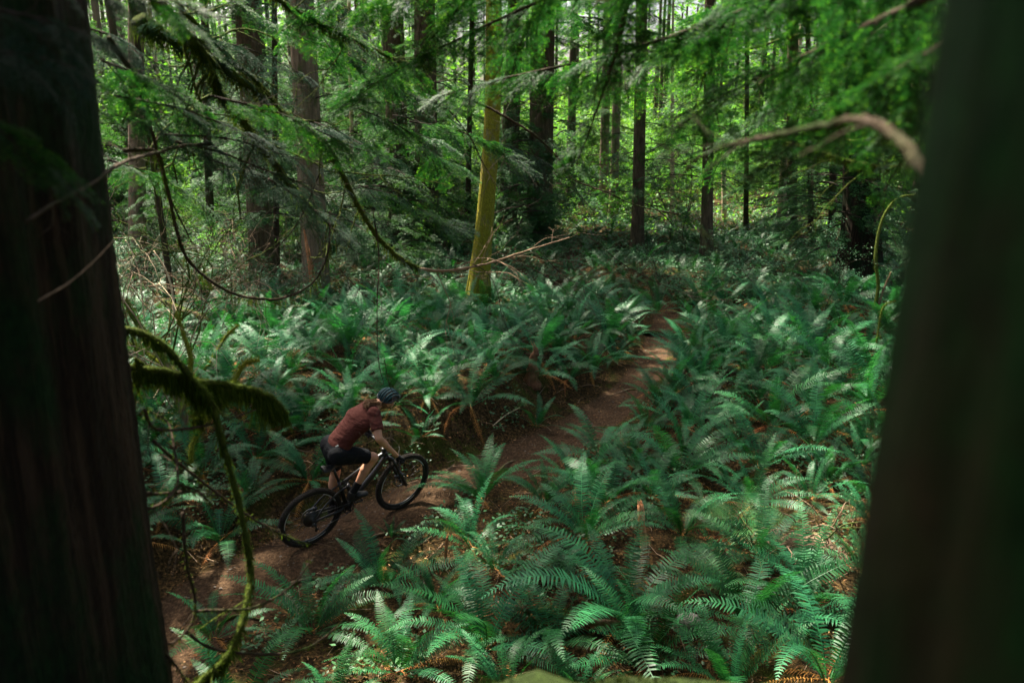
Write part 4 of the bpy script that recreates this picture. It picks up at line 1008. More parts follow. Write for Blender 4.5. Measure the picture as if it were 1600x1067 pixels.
tree('fir_tree', 'pale sunlit trunk beyond the ferns, right one of a close pair', 958, 345, 13, 968, CB, crown=CROWN_HI[0], seed=11, segs=20)
tree('fir_tree', 'dark straight trunk standing where the trail fades out', 996, 395, 18, 1003, FB, crown=CROWN_HI[0], seed=12, segs=24)
tree('maple_tree', 'very thin pale trunk in the bright gap behind the trail', 1050, 350, 6, 1052, PW, seed=13, segs=10, hgt=9, crown=None)
tree('fir_tree', 'dark brown trunk between the thin pale trunk and the pale snags', 1104, 400, 17, 1110, FB, crown=BROAD[0], seed=14, segs=24)
sn = tree('dead_snag', 'short slender pale snag with a broken top', 1132, 345, 8, 1131, PW, 'snag', top_y=236, seed=15, hgt=3.3, segs=12, flare=0.1)
tree('dead_snag', 'split pale snag with reddish wood beside a dark trunk', 1221, 372, 15, 1226, PW, 'snag', top_y=236, seed=16, hgt=3.0, segs=20, flare=0.35)
tree('fir_tree', 'dark trunk right behind the split pale snag', 1236, 366, 17, 1240, FB, crown=BROAD[1], seed=17, segs=20)
tree('fir_tree', 'thin dark trunk between the two pale snags', 1166, 362, 7, 1168, M['branch_bark'], crown=CROWN[2], seed=18, segs=10, csc=0.7)
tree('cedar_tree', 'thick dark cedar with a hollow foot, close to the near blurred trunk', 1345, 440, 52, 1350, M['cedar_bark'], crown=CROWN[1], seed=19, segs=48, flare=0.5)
tree('hemlock_tree', 'thin leaning trunk near the upper left, behind the mossy limbs', 262, 420, 9, 205, M['branch_bark'], crown=TALL[1], hgt=29, seed=20, dist=19.3, segs=12, csc=1.0)
tree('hemlock_tree', 'shaggy brown trunk in the tangled thicket at the left', 215, 420, 24, 212, CB, crown=CROWN_HI[1], seed=21, segs=20, csc=0.9)
tree('hemlock_tree', 'slim trunk in the thicket halfway to the brown cedar trunk', 330, 400, 12, 318, M['branch_bark'], crown=CROWN_HI[0], seed=22, segs=12, csc=1.0)
tree('hemlock_tree', 'slim pale stem standing between the brown cedar and the dark fir', 553, 372, 6, 545, PW, crown=CROWN[0], seed=23, segs=10, csc=0.7)
tree('hemlock_tree', 'slim dark trunk at the right end of the bright gap', 1300, 395, 11, 1305, M['branch_bark'], crown=CROWN[1], seed=24, segs=12, csc=0.8)
tree('hemlock_tree', 'slim dark trunk between the split snag and the hollow cedar', 1268, 380, 8, 1262, M['branch_bark'], crown=CROWN[1], seed=25, segs=12, csc=0.6)
# the maple: its leafy top, its moss
_r = np.random.default_rng(61); mb = MB(); tips = []
for k in range(16): branchy(mb, (0.2, 0, 7.5 + 0.35 * k), (math.cos(k * 2.4), math.sin(k * 2.4), 0.45), 3.6, 0.05, _r, 2, tips, 1, 4, 0.6, 0.12)
leafy_arrays(3600, 0.17, _r, np.array(tips), (0.3, 0.3, 0.2), 0.4, False, mb)
obj('crown', mb, [M['maple'], M['branch_bark']], maple_tree, False)
mb = MB(); n = 22000; rr0 = TREES[5][2]; zz = np.abs(_r.normal(0, 1, n)) ** 1.4 * 1.9; th = _r.uniform(0, 6.28, n); lean_ = 0.0
fl_ = 1 + 0.75 * np.exp(-zz / 0.9); q_ = maple_tree.children[0].data; co = np.zeros(len(q_.vertices) * 3, np.float32); q_.vertices.foreach_get('co', co); co = co.reshape(-1, 3); nm = np.zeros(len(q_.vertices) * 3, np.float32); q_.vertices.foreach_get('normal', nm); nm = nm.reshape(-1, 3)
pool = np.nonzero((co[:, 2] > -0.1) & (co[:, 2] < 7))[0]; wt = np.exp(-co[pool, 2] / 1.5) + 0.12 * (np.sin(3 * co[pool, 2] + 2 * np.arctan2(co[pool, 1], co[pool, 0])) > 0); idx = _r.choice(pool, n, p=wt / wt.sum())
B_ = co[idx] + _r.normal(0, 0.025, (n, 3)); D_ = norm(nm[idx] + _r.normal(0, 0.5, (n, 3)) + np.array([0, 0, -0.3]))
leaf_tris(B_, D_, norm(np.cross(D_, _r.normal(0, 1, (n, 3)))), _r.uniform(0.02, 0.07, n), 0.014, _r.random(n), mb)
obj('trunk_moss', mb, M['moss_bright'], maple_tree, False)
# the far wood: single trees, each with its own trunk and crown
random.seed(77); rngF = np.random.default_rng(77); far = []
trunk_far = []
for k in range(4):
    mb = MB(); P = catmull([(0, 0, -0.3), (0.05 * k, 0, 5), (0, 0.1, 11), (0.1, 0, 18)], 6); tube(mb, P, np.interp(np.linspace(0, 1, len(P)), [0, 0.06, 1], [1.35, 1.0, 0.45]), 12, 0, 0.06, np.random.default_rng(k)); 
    trunk_far.append(mb.mesh('far_trunk', [FB, CB, M['fir_bark'], PW][k]))
def far_trunk_M(r, h): return Matrix.Diagonal((r, r, h / 18, 1))
placed = [(x, y) for x, y, _ in TREES]
tries = 0; kinds = 0
while kinds < 150 and tries < 9000:
    tries += 1
    y = rngF.uniform(32, 80); x = rngF.uniform(-0.60, 0.52) * y
    if any((x - a) ** 2 + (y - b) ** 2 < (1.7 + 0.010 * y) ** 2 for a, b in placed): continue
    pxx = proj((x, y, 3))[0]
    bright = 860 < pxx < 1290
    if -0.02 < x / y < 0.38 and y < 66 and rngF.random() < 0.93: continue
    if -0.12 < x / y < 0.36 and rngF.random() < 0.35: continue
    placed.append((x, y)); kinds += 1
    side = 'left of the mossy maple' if pxx < 750 else ('in the bright middle of the wood' if pxx < 1290 else 'at the right')
    row = 'nearer' if y < 52 else 'farther'
    root = thing('forest_tree', f'tall slim conifer, {row} rows, {side}', 'tree', (x, y, H(x, y)), f'trees of the far wood, {row} rows {side}', rz=rngF.uniform(0, 6.28))
    LAB.append((root, 'tree', f'tall slim conifer', x, y, 3.0)); r_ = rngF.uniform(0.09, 0.26)
    link('trunk', trunk_far[int(rngF.choice([0, 1, 2, 2, 3], p=[.3, .25, .2, .15, .1]))], root, far_trunk_M(r_, rngF.uniform(12, 18)))
    cm_ = (CROWN_HI[int(rngF.integers(2))] if ((bright and rngF.random() < 0.6) or (pxx > 420 and rngF.random() < 0.2)) else CROWN[int(rngF.integers(3))])
    link('crown', cm_, root, Matrix.Scale(rngF.uniform(0.75, 1.15), 4))
# unseen trees added beside and behind the camera so their canopy shades the trail
for x, y in [(-9.5, 9), (-12, 15), (-10.5, 4), (-7.8, 13), (-7, -2), (-3, -4), (3, -4.5), (7, 0), (8.5, 6), (10.5, 12), (13, 18), (-17, 10), (14, 6), (0, -9), (-4.5, 1.0), (5, 3.2), (16, 25), (-2.5, -8), (6, -6), (-6, -7), (0, -2.5), (-12, -3), (11, -3), (3.5, -9)]:
    root = thing('shade_tree', 'tall dark conifer added outside the picture to shade the trail', 'tree', (x, y, H(x, y)), 'added shade conifers beside and behind the viewpoint', rz=rngF.uniform(0, 6.28))
    link('trunk', trunk_far[0], root, far_trunk_M(0.25, 18)); link('crown', BROAD[int(rngF.integers(2))], root, Matrix.Scale(rngF.uniform(0.9, 1.15), 4))
print('trees', time.time() - T0, len(bpy.data.objects), flush=True)

# ================================================================== UNDERSTORY BEHIND THE FERNS
rngU = np.random.default_rng(99)
def scatter(name, label_f, cat, group_f, meshes, n, yr, xr, smin, sc, ok=lambda x, y, px, py: True, kind_tilt=0.08, pts=placed):
    out = []; tr = 0
    while len(out) < n and tr < n * 80:
        tr += 1; y = rngU.uniform(*yr); x = rngU.uniform(*xr) * y
        if any((x - a) ** 2 + (y - b) ** 2 < smin ** 2 for a, b in out): continue
        if abs(x) < 31 and _TD[int((y + 10) / 0.25), int((x + 32) / 0.25)] < 1.0: continue
        q = proj((x, y, H(x, y)))
        if not ok(x, y, q[0], q[1]) or (y < 45 and (1105 < q[0] < 1155 or 1195 < q[0] < 1255)): continue
        out.append((x, y))
        o = link(name, meshes[int(rngU.integers(len(meshes)))])
        s_ = rngU.uniform(*sc); o.matrix_world = Matrix.Translation((x, y, H(x, y) - 0.03)) @ euler(rngU.normal(0, kind_tilt), rngU.normal(0, kind_tilt), rngU.uniform(0, 6.28)) @ Matrix.Diagonal((s_, s_, s_ * rngU.uniform(0.85, 1.15), 1))
        tag(o, label_f(q[0], q[1], y), cat, group_f(q[0], q[1], y)); LAB.append((o, 'shrub', {'vine_maple': 'leafy vine maple', 'hemlock_sapling': 'young hemlock', 'young_hemlock': 'tall young hemlock', 'leafy_shrub': 'small-leaved shrub'}[name], x, y, 0.8 if cat != 'sapling' else 1.2))
    return out
def side(px): return 'left of the mossy maple' if px < 745 else ('in the bright gap' if px < 1290 else 'beside the hollow dark cedar')
scatter('vine_maple', lambda px, py, y: f'bright leafy vine maple shrub {side(px)}', 'shrub', lambda px, py, y: f'vine maples {side(px)}', MAPLE, 76, (29, 66), (-0.55, 0.50), 1.7, (0.7, 1.35), lambda x, y, px, py: px > 740 or rngU.random() < 0.45)
scatter('hemlock_sapling', lambda px, py, y: f'feathery young hemlock growing {side(px)}', 'sapling', lambda px, py, y: f'young hemlocks {side(px)}', SAPL, 80, (21, 50), (-0.55, 0.48), 1.5, (0.5, 1.3), lambda x, y, px, py: not (840 < px < 1290 and (y < 37 or rngU.random() < 0.75)) and not (430 < px < 560 and y < 28) and not (700 < px < 1000 and y < 26))
scatter('leafy_shrub', lambda px, py, y: f'small-leaved forest shrub {side(px)}', 'shrub', lambda px, py, y: f'small shrubs {side(px)}', SHRUB, 60, (18, 44), (-0.55, 0.48), 1.2, (0.6, 1.3), lambda x, y, px, py: (px < 480 or y > 24 or px > 1230) and not (840 < px < 1290 and y < 37))

scatter('vine_maple', lambda px, py, y: 'x', 'shrub', lambda px, py, y: 'vine maples in the bright gap', MAPLE, 30, (40, 64), (0.03, 0.40), 1.5, (0.5, 0.9))
scatter('young_hemlock', lambda px, py, y: 'x', 'tree', lambda px, py, y: 'young hemlocks standing among the trunks', SAPL, 30, (26, 50), (-0.52, 0.02), 1.8, (1.6, 2.9), lambda x, y, px, py: not 700 < px < 790)
scatter('young_hemlock', lambda px, py, y: 'x', 'tree', lambda px, py, y: 'young hemlocks standing among the trunks', SAPL, 22, (27, 52), (0.0, 0.46), 2.0, (1.2, 2.4), lambda x, y, px, py: not (860 < px < 1270 and y < 48 and rngU.random() < 0.75))
# far undergrowth and the leafy backdrop nobody could count
mb = MB(); n = 90000
y = rngU.uniform(30, 130, n); x = rngU.uniform(-0.75, 0.75, n) * y
z = height(x, y); h_ = np.abs(rngU.normal(0, 0.30, n)) * (1 + 0.03 * (y - 30))
yaw = rngU.uniform(0, 6.28, n); up = rngU.normal(0.25, 0.4, n)
ax = norm(np.stack([np.cos(yaw), np.sin(yaw), up], -1)); sd_ = norm(np.cross(ax, np.array([0, 0, 1.0]) + rngU.normal(0, 0.3, (n, 3))))
leaf_tris(np.stack([x, y, z + h_], -1), ax, sd_, rngU.uniform(0.10, 0.30, n), rngU.uniform(0.04, 0.11, n), rngU.uniform(0.1, 0.95, n), mb, bend=0.2)
fu = obj('undergrowth', mb, M['maple'], None, False); tag(fu, 'low leafy undergrowth covering the floor of the far wood', kind='stuff')
mb = MB()
for k in range(400):
    y = rngU.uniform(76, 130); x = rngU.uniform(-0.75, 0.75) * y; z0 = float(height(np.array([x]), np.array([y]))[0]); s_ = rngU.uniform(3.5, 8); hh = rngU.uniform(9, 23)
    c = np.array([[x, y, z0 + hh * (0.12 + 0.8 * j / 8)] for j in range(9)])
    c = c + rngU.normal(0, 0.35, c.shape)
    leafy_arrays(420, 0.55, rngU, c, (1.5, 1.5, 1.2), 0.8, True, mb)
    tube(mb, [(x, y, z0), (x, y, z0 + hh)], [0.2, 0.1], 5, 1)
bd = obj('distant_wood', mb, [M['maple'], M['dark_twig']], None, False); tag(bd, 'hazy green mass of trees at the back of the wood', kind='stuff')
print('understory', time.time() - T0, flush=True)

# ================================================================== SWORD FERNS
rngS = np.random.default_rng(12)
FERNS = []
def fern(x, y, L, nf, label, group=None, name='sword_fern', mesh=None, low=0.12, dead=3, azr=None, cat='fern', up=0.0):
    root = thing(name, label, cat, (x, y, H(x, y) - 0.02), group, rz=0)
    # the whole plant sits square to the slope
    for k in range(nf):
        az = k * 2.399 + rngS.normal(0, 0.25) if azr is None else rngS.uniform(*azr)
        ml = mesh or FR
        me = ml[int(rngS.integers(len(ml)))]
        if mesh is None and rngS.random() < low: me = FLOW[int(rngS.integers(3))]
        l_ = L * rngS.uniform(0.72, 1.12)
        Mx = Matrix.Translation((0.03 * math.cos(az), 0.03 * math.sin(az), 0.03)) @ rotz(az) @ Matrix.Rotation(rngS.normal(0, 0.10) - up, 4, 'Y') @ Matrix.Rotation(rngS.normal(0, 0.22), 4, 'X') @ Matrix.Scale(l_, 4)
        link('frond', me, root, Mx)
    for k in range(dead):
        az = rngS.uniform(0, 6.28); Mx = Matrix.Translation((0, 0, 0.05)) @ rotz(az) @ Matrix.Rotation(rngS.uniform(-0.1, 0.35), 4, 'Y') @ Matrix.Scale(L * rngS.uniform(0.7, 1.0), 4)
        link('dead_frond', FDEAD[int(rngS.integers(3))], root, Mx)
    FERNS.append((x, y, L)); return root
HERO = [
    (752, 782, 0.80, 17, 'big sword fern on the near edge of the trail, just right of the front wheel'),
    (598, 918, 0.80, 15, 'sword fern arching beside the trail, just below the rear wheel'),
    (490, 990, 0.85, 14, 'sword fern at the foot of the trail, lower left, beside the near cedar trunk'),
    (975, 975, 1.15, 17, 'largest sword fern, its long fronds reaching up under the orange stick'),
    (1165, 985, 1.00, 16, 'sword fern in the lower right, below the tangle of bare roots'),
    (760, 1015, 0.95, 16, 'sword fern at the bottom, above the left end of the mossy log'),
    (1010, 1035, 0.80, 12, 'dark sword fern just behind the mossy log, below the largest fern'),
    (1260, 960, 0.90, 13, 'sword fern against the near blurred trunk, below the root tangle'),
    (945, 790, 0.80, 15, 'pale green sword fern left of the orange stick'),
    (1065, 745, 0.95, 16, 'sword fern upright behind the lady fern'),
    (1185, 735, 0.95, 15, 'tall sword fern just behind the root tangle'),
    (1270, 700, 0.95, 15, 'sword fern leaning on the near blurred trunk, above the root tangle'),
    (735, 635, 0.95, 17, 'pale sword fern spreading on top of the bank, right of the helmet'),
    (838, 590, 0.90, 16, 'sword fern with upright fronds by the broken red stump'),
    (925, 580, 0.95, 16, 'sword fern on the bank just left of the upper trail'),
    (1130, 540, 0.85, 16, 'star-shaped sword fern right of the upper trail, beside the brown log'),
    (1095, 645, 0.85, 16, 'sword fern at the right edge of the bend in the trail'),
    (900, 765, 0.75, 14, 'sword fern between the big trailside fern and the pale green one'),
    (545, 545, 0.90, 16, 'silvery sword fern behind the rider, up the bank from the helmet'),
    (505, 520, 0.95, 17, 'silvery-white sword fern at the splintered foot of the brown cedar'),
    (345, 850, 0.80, 13, 'sword fern beside the near cedar trunk, left of the rear wheel'),
    (400, 720, 0.85, 14, 'sword fern behind the rear wheel, below the moss-hung limb'),
    (335, 1000, 0.55, 8, 'small fern on the trail edge right against the near cedar trunk'),
    (620, 560, 0.85, 14, 'sword fern just above the helmet, on top of the bank'),
    (655, 690, 0.50, 8, 'dark drooping fern under the bank beside the front wheel'),
    (838, 668, 0.55, 9, 'dark drooping fern hanging from the foot of the bank'),
    (612, 842, 0.24, 7, 'small dark fern on the trail between the two wheels'),
    (865, 1010, 0.85, 11, 'sword fern behind the middle of the mossy log'),
]
for px, py, L, nf, lab in HERO:
    p = hit(px, py); fern(p.x, p.y, L * 1.2, nf, lab)
lf = [lady_frond(300 + k, 60 - 8 * k, 75) for k in range(3)]
p = hit(1150, 835); fern(p.x, p.y, 0.72, 11, 'bright light-green lady fern left of the root tangle', name='lady_fern', mesh=lf, dead=0)
p = hit(1115, 905); fern(p.x, p.y, 0.42, 8, 'small light-green lady fern below the bigger one', name='lady_fern', mesh=lf, dead=0)
p = hit(805, 640); fern(p.x, p.y, 0.30, 6, 'tiny bright fern on the trail edge below the red stump', name='lady_fern', mesh=lf, dead=0)
# open ground: places kept free of ferns
OPEN = [(hit(px, py), r) for px, py, r in ((748, 505, 0.75), (930, 655, 0.4), (860, 700, 0.4), (1020, 560, 0.5), (290, 660, 0.7), (255, 610, 0.8), (340, 690, 0.5), (560, 830, 0.9), (460, 870, 0.7), (700, 720, 0.55), (600, 740, 0.5), (1262, 850, 0.75), (1262, 920, 0.55), (690, 700, .45), (780, 690, 0.5), (1004, 850, 0.35), (1008, 900, 0.38), (640, 700, .6), (510, 720, .35), (1000, 520, 0.6), (700, 860, .25))]
def zone(px, py):
    if py > 760: return ('in the foreground right of the trail' if px > 640 else 'in the foreground by the foot of the trail')
    if px < 470: return 'on the left slope below the moss-hung limb' if py > 590 else 'at the left, behind the dead branches'
    if px < 960 and py > 470: return 'on the bank above the rider'
    if py > 520: return 'on the slope right of the trail'
    return 'on the upper flat, left of the trail' if px < 960 else 'on the upper flat, right of the trail'
tries = 0; CAND = []
NC = 60000
_d = np.sqrt(rngS.uniform(5.2 ** 2, 31.0 ** 2, NC)); _x = rngS.uniform(-0.62, 0.50, NC) * _d
_D = _TD[((_d + 10) / 0.25).astype(int), ((_x + 32) / 0.25).astype(int)]
_ok = _D > np.where(_d < 8.5, 0.95, np.where(_d < 11.5, 1.10, np.where(_d < 14.5, 0.88, np.where(_d < 18.5, 0.58, 0.30))))
_ok &= (rngS.random(NC) < 1)
cell = {}
def near_fern(x, y, L):
    ci, cj = int(x // 1), int(y // 1)
    for a in (-1, 0, 1):
        for b in (-1, 0, 1):
            for (u, v, l) in cell.get((ci + a, cj + b), ()):
                sep = (0.68 if y < 9 else 0.60 if y < 12 else (0.62 if y < 20 else 0.66)) * (0.35 + 0.35 * l + 0.3 * L)
                if (x - u) ** 2 + (y - v) ** 2 < sep * sep: return True
    return False
for (u, v, l) in FERNS: cell.setdefault((int(u // 1), int(v // 1)), []).append((u, v, l))
for k in np.nonzero(_ok)[0]:
    x, y = float(_x[k]), float(_d[k])
    L = (0.65, 0.85, 1.0, 1.2)[int(_x[k] * 7919) % 4]
    if near_fern(x, y, L): continue
    if any((x - o.x) ** 2 + (y - o.y) ** 2 < r * r for o, r in OPEN): continue
    if any((x - a) ** 2 + (y - b) ** 2 < (r + 0.2) ** 2 for a, b, r in TREES): continue
    q = proj((x, y, H(x, y)))
    if not (150 < q[0] < 1450 and 330 < q[1] < 1130): continue
    cell.setdefault((int(x // 1), int(y // 1)), []).append((x, y, L)); FERNS.append((x, y, L)); CAND.append((y, x, L, q))
CAND.sort(); nf_ = min(len(CAND), 300 - len(HERO))
for y, x, L, q in CAND[:nf_]:
    zn = zone(q[0], q[1])
    ff = fern(x, y, L * (0.98 if y < 10.5 else 1.12), int(rngS.integers(12, 17)) if y < 15 else int(rngS.integers(10, 14)), f'dark green sword fern among many {zn}', f'sword ferns {zn}', dead=5 if y < 11 else (3 if y < 14 else 2))
    LAB.append((ff, 'fern', {0.65: 'small', 0.85: 'medium', 1.0: 'large', 1.2: 'very large'}[L] + ' sword fern', x, y, 0.3))
FA_ = [(frond_mesh('low_detail_frond', 1.0, math.radians(e0), math.radians(dr), 20, 0.75, 0.10, 90 + k, M['fern'], sd_)) for k, (e0, dr, sd_) in enumerate([(72, 70, .1), (60, 80, -.1), (45, 60, .1), (30, 55, -.1)])]
FAA = []
for me in FA_:
    nv = len(me.vertices); co = np.zeros(nv * 3, np.float32); me.vertices.foreach_get('co', co); tn = np.zeros(nv, np.float32); me.attributes['tone'].data.foreach_get('value', tn)
    t3 = np.array([p.vertices[:] for p in me.polygons if len(p.vertices) == 3], np.int32).reshape(-1, 3); q4 = np.array([p.vertices[:] for p in me.polygons if len(p.vertices) == 4], np.int32).reshape(-1, 4)
    FAA.append((co.reshape(-1, 3), t3, q4, np.zeros(len(t3), np.int32), np.zeros(len(q4), np.int32), tn)); bpy.data.meshes.remove(me)
fm = MB()
for y, x, L, q in CAND[nf_:]:
    for k in range(9):
        Mx = Matrix.Translation((x, y, H(x, y))) @ rotz(k * 2.399 + rngS.normal(0, .3)) @ Matrix.Rotation(rngS.normal(0, .12), 4, 'Y') @ Matrix.Rotation(rngS.normal(0, .2), 4, 'X') @ Matrix.Scale(L * 0.9 * rngS.uniform(.7, 1.1), 4)
        fm.merge(FAA[int(rngS.integers(4))], Mx)
if CAND[nf_:]: tag(obj('fern_carpet', fm, M['fern'], None, False), 'far sword ferns running together under the trees', kind='stuff')
print('fern carpet', len(CAND) - nf_, 'last single at', CAND[nf_ - 1][0])
print('ferns', nf_, len(FERNS), time.time() - T0, len(bpy.data.objects), flush=True)

# ================================================================== FOREST FLOOR LITTER
def on_ground(n, yr=(5.4, 20), xr=(-0.62, 0.48), ok=None):
    y = np.sqrt(rngU.uniform(yr[0] ** 2, yr[1] ** 2, n)); x = rngU.uniform(*xr, n) * y; return x, y
mb = MB(); n = 42000; x, y = on_ground(n); z = height(x, y); D, S, T_ = trail_sd(x, y)
keep = (D > 0.45) | (rngU.random(n) < 0.16); x, y, z = x[keep], y[keep], z[keep]; n = len(x)
yaw = rngU.uniform(0, 6.28, n); ax = norm(np.stack([np.cos(yaw), np.sin(yaw), rngU.normal(0.08, 0.35, n)], -1)); s_ = norm(np.cross(ax, np.array([0, 0, 1.0]) + rngU.normal(0, 0.4, (n, 3))))
leaf_tris(np.stack([x, y, z + 0.004 + np.abs(rngU.normal(0, 0.014, n))], -1), ax, s_, rngU.uniform(0.015, 0.05, n), rngU.uniform(0.008, 0.022, n), rngU.random(n), mb, bend=0.2)
M['litter'] = mat_leaf('leaf_litter', (0.05, 0.022, 0.010), (0.24, 0.12, 0.05), (0.42, 0.24, 0.12), 0.05, 0.8, 0.1, 0.0)
tag(obj('leaf_litter', mb, M['litter'], None, False), 'brown leaves and flakes of bark strewn over the forest floor', kind='stuff')
mb = MB(); n = 3600; x, y = on_ground(n, (5.4, 17)); z = height(x, y); D, S, T_ = trail_sd(x, y)
for k in range(n):
    if D[k] < 0.5 and rngU.random() < 0.85: continue
    L = rngU.uniform(0.06, 0.40); a = rngU.uniform(0, 6.28); d = np.array([math.cos(a), math.sin(a), rngU.normal(0.05, 0.2)]); p0 = np.array([x[k], y[k], z[k] + 0.01])
    pe = p0 + d * L; pe[2] = max(pe[2], z[k]); tube(mb, [p0, (p0 + pe) / 2 + rngU.normal(0, 0.02, 3), pe], rngU.uniform(0.0015, 0.005), 3, int(rngU.random() < 0.5))
tag(obj('fallen_twigs', mb, [M['twig'], M['dark_twig']], None, False), 'thin dead twigs scattered on the ground between the ferns', kind='stuff')
mb = MB(); n = 60000; x, y = on_ground(n, (5.4, 16)); 
fld = np.sin(1.9 * x + 0.7) * np.cos(1.6 * y - 0.5) + 0.6 * np.sin(4.1 * x + 3.3 * y)
mh = [hit(px, py) for px, py in ((690, 705), (720, 715), (600, 740), (480, 920), (640, 725), (690, 640), (660, 640), (500, 900), (760, 690), (1290, 860), (1000, 560))]
near_m = np.zeros(n)
for o in mh: near_m = np.maximum(near_m, np.exp(-((x - o.x) ** 2 + (y - o.y) ** 2) / 0.30 ** 2))
D, S, T_ = trail_sd(x, y)
keep = ((fld > 0.95) & (rngU.random(n) < 0.6) | (near_m > 0.35)) & (D > 0.5); x, y = x[keep], y[keep]
x = np.repeat(x, 3) + rngU.normal(0, 0.02, len(x) * 3); y = np.repeat(y, 3) + rngU.normal(0, 0.02, len(y) * 3); n = len(x); z = height(x, y)
ax = norm(rngU.normal(0, 0.6, (n, 3)) + np.array([0, 0, 1.0])); s_ = norm(np.cross(ax, rngU.normal(0, 1, (n, 3))))
leaf_tris(np.stack([x, y, z - 0.003], -1), ax, s_, rngU.uniform(0.015, 0.04, n), 0.008, rngU.random(n), mb)
tag(obj('ground_moss', mb, M['ground_moss'], None, False), 'soft patches of yellow-green moss along the trail', kind='stuff')
# herbs
mb = MB(); n = 8000; x, y = on_ground(n, (5.6, 17)); D, S, T_ = trail_sd(x, y); fld = np.sin(2.3 * x + 1) * np.sin(1.7 * y + 2) + 0.5 * np.sin(5 * x - 3 * y)
keep = (fld > 0.15) & (D > 0.6); x, y = x[keep], y[keep]; n = len(x)
cen = np.stack([x, y, height(x, y) + rngU.uniform(0.03, 0.16, n)], -1)
leafy_arrays(n * 7, 0.055, rngU, cen, (0.06, 0.06, 0.03), 0.4, True, mb)
tag(obj('ground_herbs', mb, M['herb'], None, False), 'small leafy herbs and seedlings between the ferns', kind='stuff')
mb = MB(); n = 16000; x, y = on_ground(n, (16, 38), (-0.60, 0.50)); D, S, T_ = trail_sd(x, y); keep = (D > 0.5) | (y > 24); x, y = x[keep], y[keep]; n = len(x)
cen = np.stack([x, y, height(x, y) + rngU.uniform(0.03, 0.25, n)], -1)
leafy_arrays(n * 5, 0.09, rngU, cen, (0.10, 0.10, 0.05), 0.45, True, mb)
tag(obj('low_groundcover', mb, M['herb'], None, False), 'low leafy groundcover under the trees beyond the fern bank', kind='stuff')
print('litter', time.time() - T0, flush=True)

# ================================================================== THE TWO NEAR TREES WITH THEIR LIMBS
rngN = np.random.default_rng(4)
def limb(pts, r0, r1, parent, mat_, name='limb', hang=0.0, nh=0, fuzz=0, sub=8, tw=0, twl=0.3, segs=8, mossmat=None, side_sprays=None):
    """pts: (px, py, distance) along the limb; nh moss strands of length hang; tw side twigs"""
    inv = parent.matrix_world.inverted() if parent is not None else Matrix()
    P = catmull([tuple(inv @ at(*p)) for p in pts], sub); n = len(P); R = np.linspace(r0, r1, n)
    P = P + rngN.normal(0, r0 * 0.10, P.shape)
    mb = MB(); tube(mb, P, R * (1 + 0.12 * rngN.standard_normal(n)), segs, 0, 0.08, rngN)
    ends = []
    for k in range(tw):
        i = int(rngN.integers(n // 6, n)); d = norm(P[min(i + 1, n - 1)] - P[i - 1]); s_ = norm(rngN.normal(0, 1, 3)); d2 = norm(d * 0.8 + s_ * 0.9 + np.array([0, 0, -0.15]))
        tips = []; branchy(mb, P[i], d2, twl * rngN.uniform(0.4, 1.2), max(0.0015, R[i] * 0.35), rngN, 1, tips, 0, 3, 0.7, 0.1, 4, 0.2); ends += tips
    o = obj(name, mb, mat_, parent)
    if nh or fuzz:
        mm_ = MB(); T = norm(np.gradient(P, axis=0))
        if fuzz:
            i = rngN.integers(0, n, fuzz); f = rngN.random(fuzz)[:, None]; j = np.minimum(i + 1, n - 1); B = P[i] * (1 - f) + P[j] * f
            dr = norm(np.cross(T[i], rngN.normal(0, 1, (fuzz, 3)))); rr = R[i][:, None]
            leaf_tris(B + dr * rr * 0.9, norm(dr + rngN.normal(0, 0.5, (fuzz, 3)) + np.array([0, 0, -0.5])), norm(np.cross(dr, T[i])), rngN.uniform(0.006, 0.022, fuzz) * max(1, r0 / 0.02), 0.003 * max(1, r0 / 0.02), rngN.random(fuzz), mm_)
        if nh:
            cc = rngN.integers(0, n, 14); i = np.clip(np.where(rngN.random(nh) < 0.7, cc[rngN.integers(0, 14, nh)] + rngN.normal(0, max(1.0, n / 45), nh), rngN.uniform(0, n, nh)), 0, n - 1).astype(int); f = rngN.random(nh)[:, None]; j = np.minimum(i + 1, n - 1); B = P[i] * (1 - f) + P[j] * f
            B = B + rngN.normal(0, 0.5, (nh, 3)) * R[i][:, None] - np.array([0, 0, 1]) * R[i][:, None] * 0.5
            A = norm(np.array([0, 0, -1.0]) + rngN.normal(0, 0.16, (nh, 3)))
            env = 0.35 + 0.65 * np.abs(np.sin(i / n * 9 + 1)) * rngN.random(nh)
            leaf_tris(B, A, norm(np.cross(A, rngN.normal(0, 1, (nh, 3)))), hang * env * rngN.uniform(0.3, 1.2, nh), rngN.uniform(0.003, 0.007, nh), rngN.random(nh), mm_, bend=0.1)
        tag(obj('hanging_moss', mm_, mossmat or M['moss'], o, False), kind='stuff')
    return o, P, T if (nh or fuzz) else norm(np.gradient(P, axis=0))
def sprays(o, P, meshes, n, sc, seed, u0=0.15, droop=0.35, spread=0.9):
    """hang flat sprays along a limb, pointing outwards along it"""
    rng = np.random.default_rng(seed); N = len(P); T = norm(np.gradient(P, axis=0))
    for k in range(n):
        u = u0 + (1 - u0) * (k + rng.random()) / n; i = min(N - 1, int(u * (N - 1))); d = T[i]; yaw = math.atan2(d[1], d[0]) + (1 if k % 2 else -1) * rng.uniform(0.2, spread)
        if k == n - 1: yaw = math.atan2(d[1], d[0])
        s_ = sc * rng.uniform(0.65, 1.25)
        Mx = Matrix.Translation(P[i]) @ rotz(yaw) @ Matrix.Rotation(rng.uniform(0, droop * 2), 4, 'Y') @ Matrix.Rotation(rng.normal(0, 0.3), 4, 'X') @ Matrix.Scale(s_, 4)
        link('spray', meshes[int(rng.integers(len(meshes)))], o, Mx)

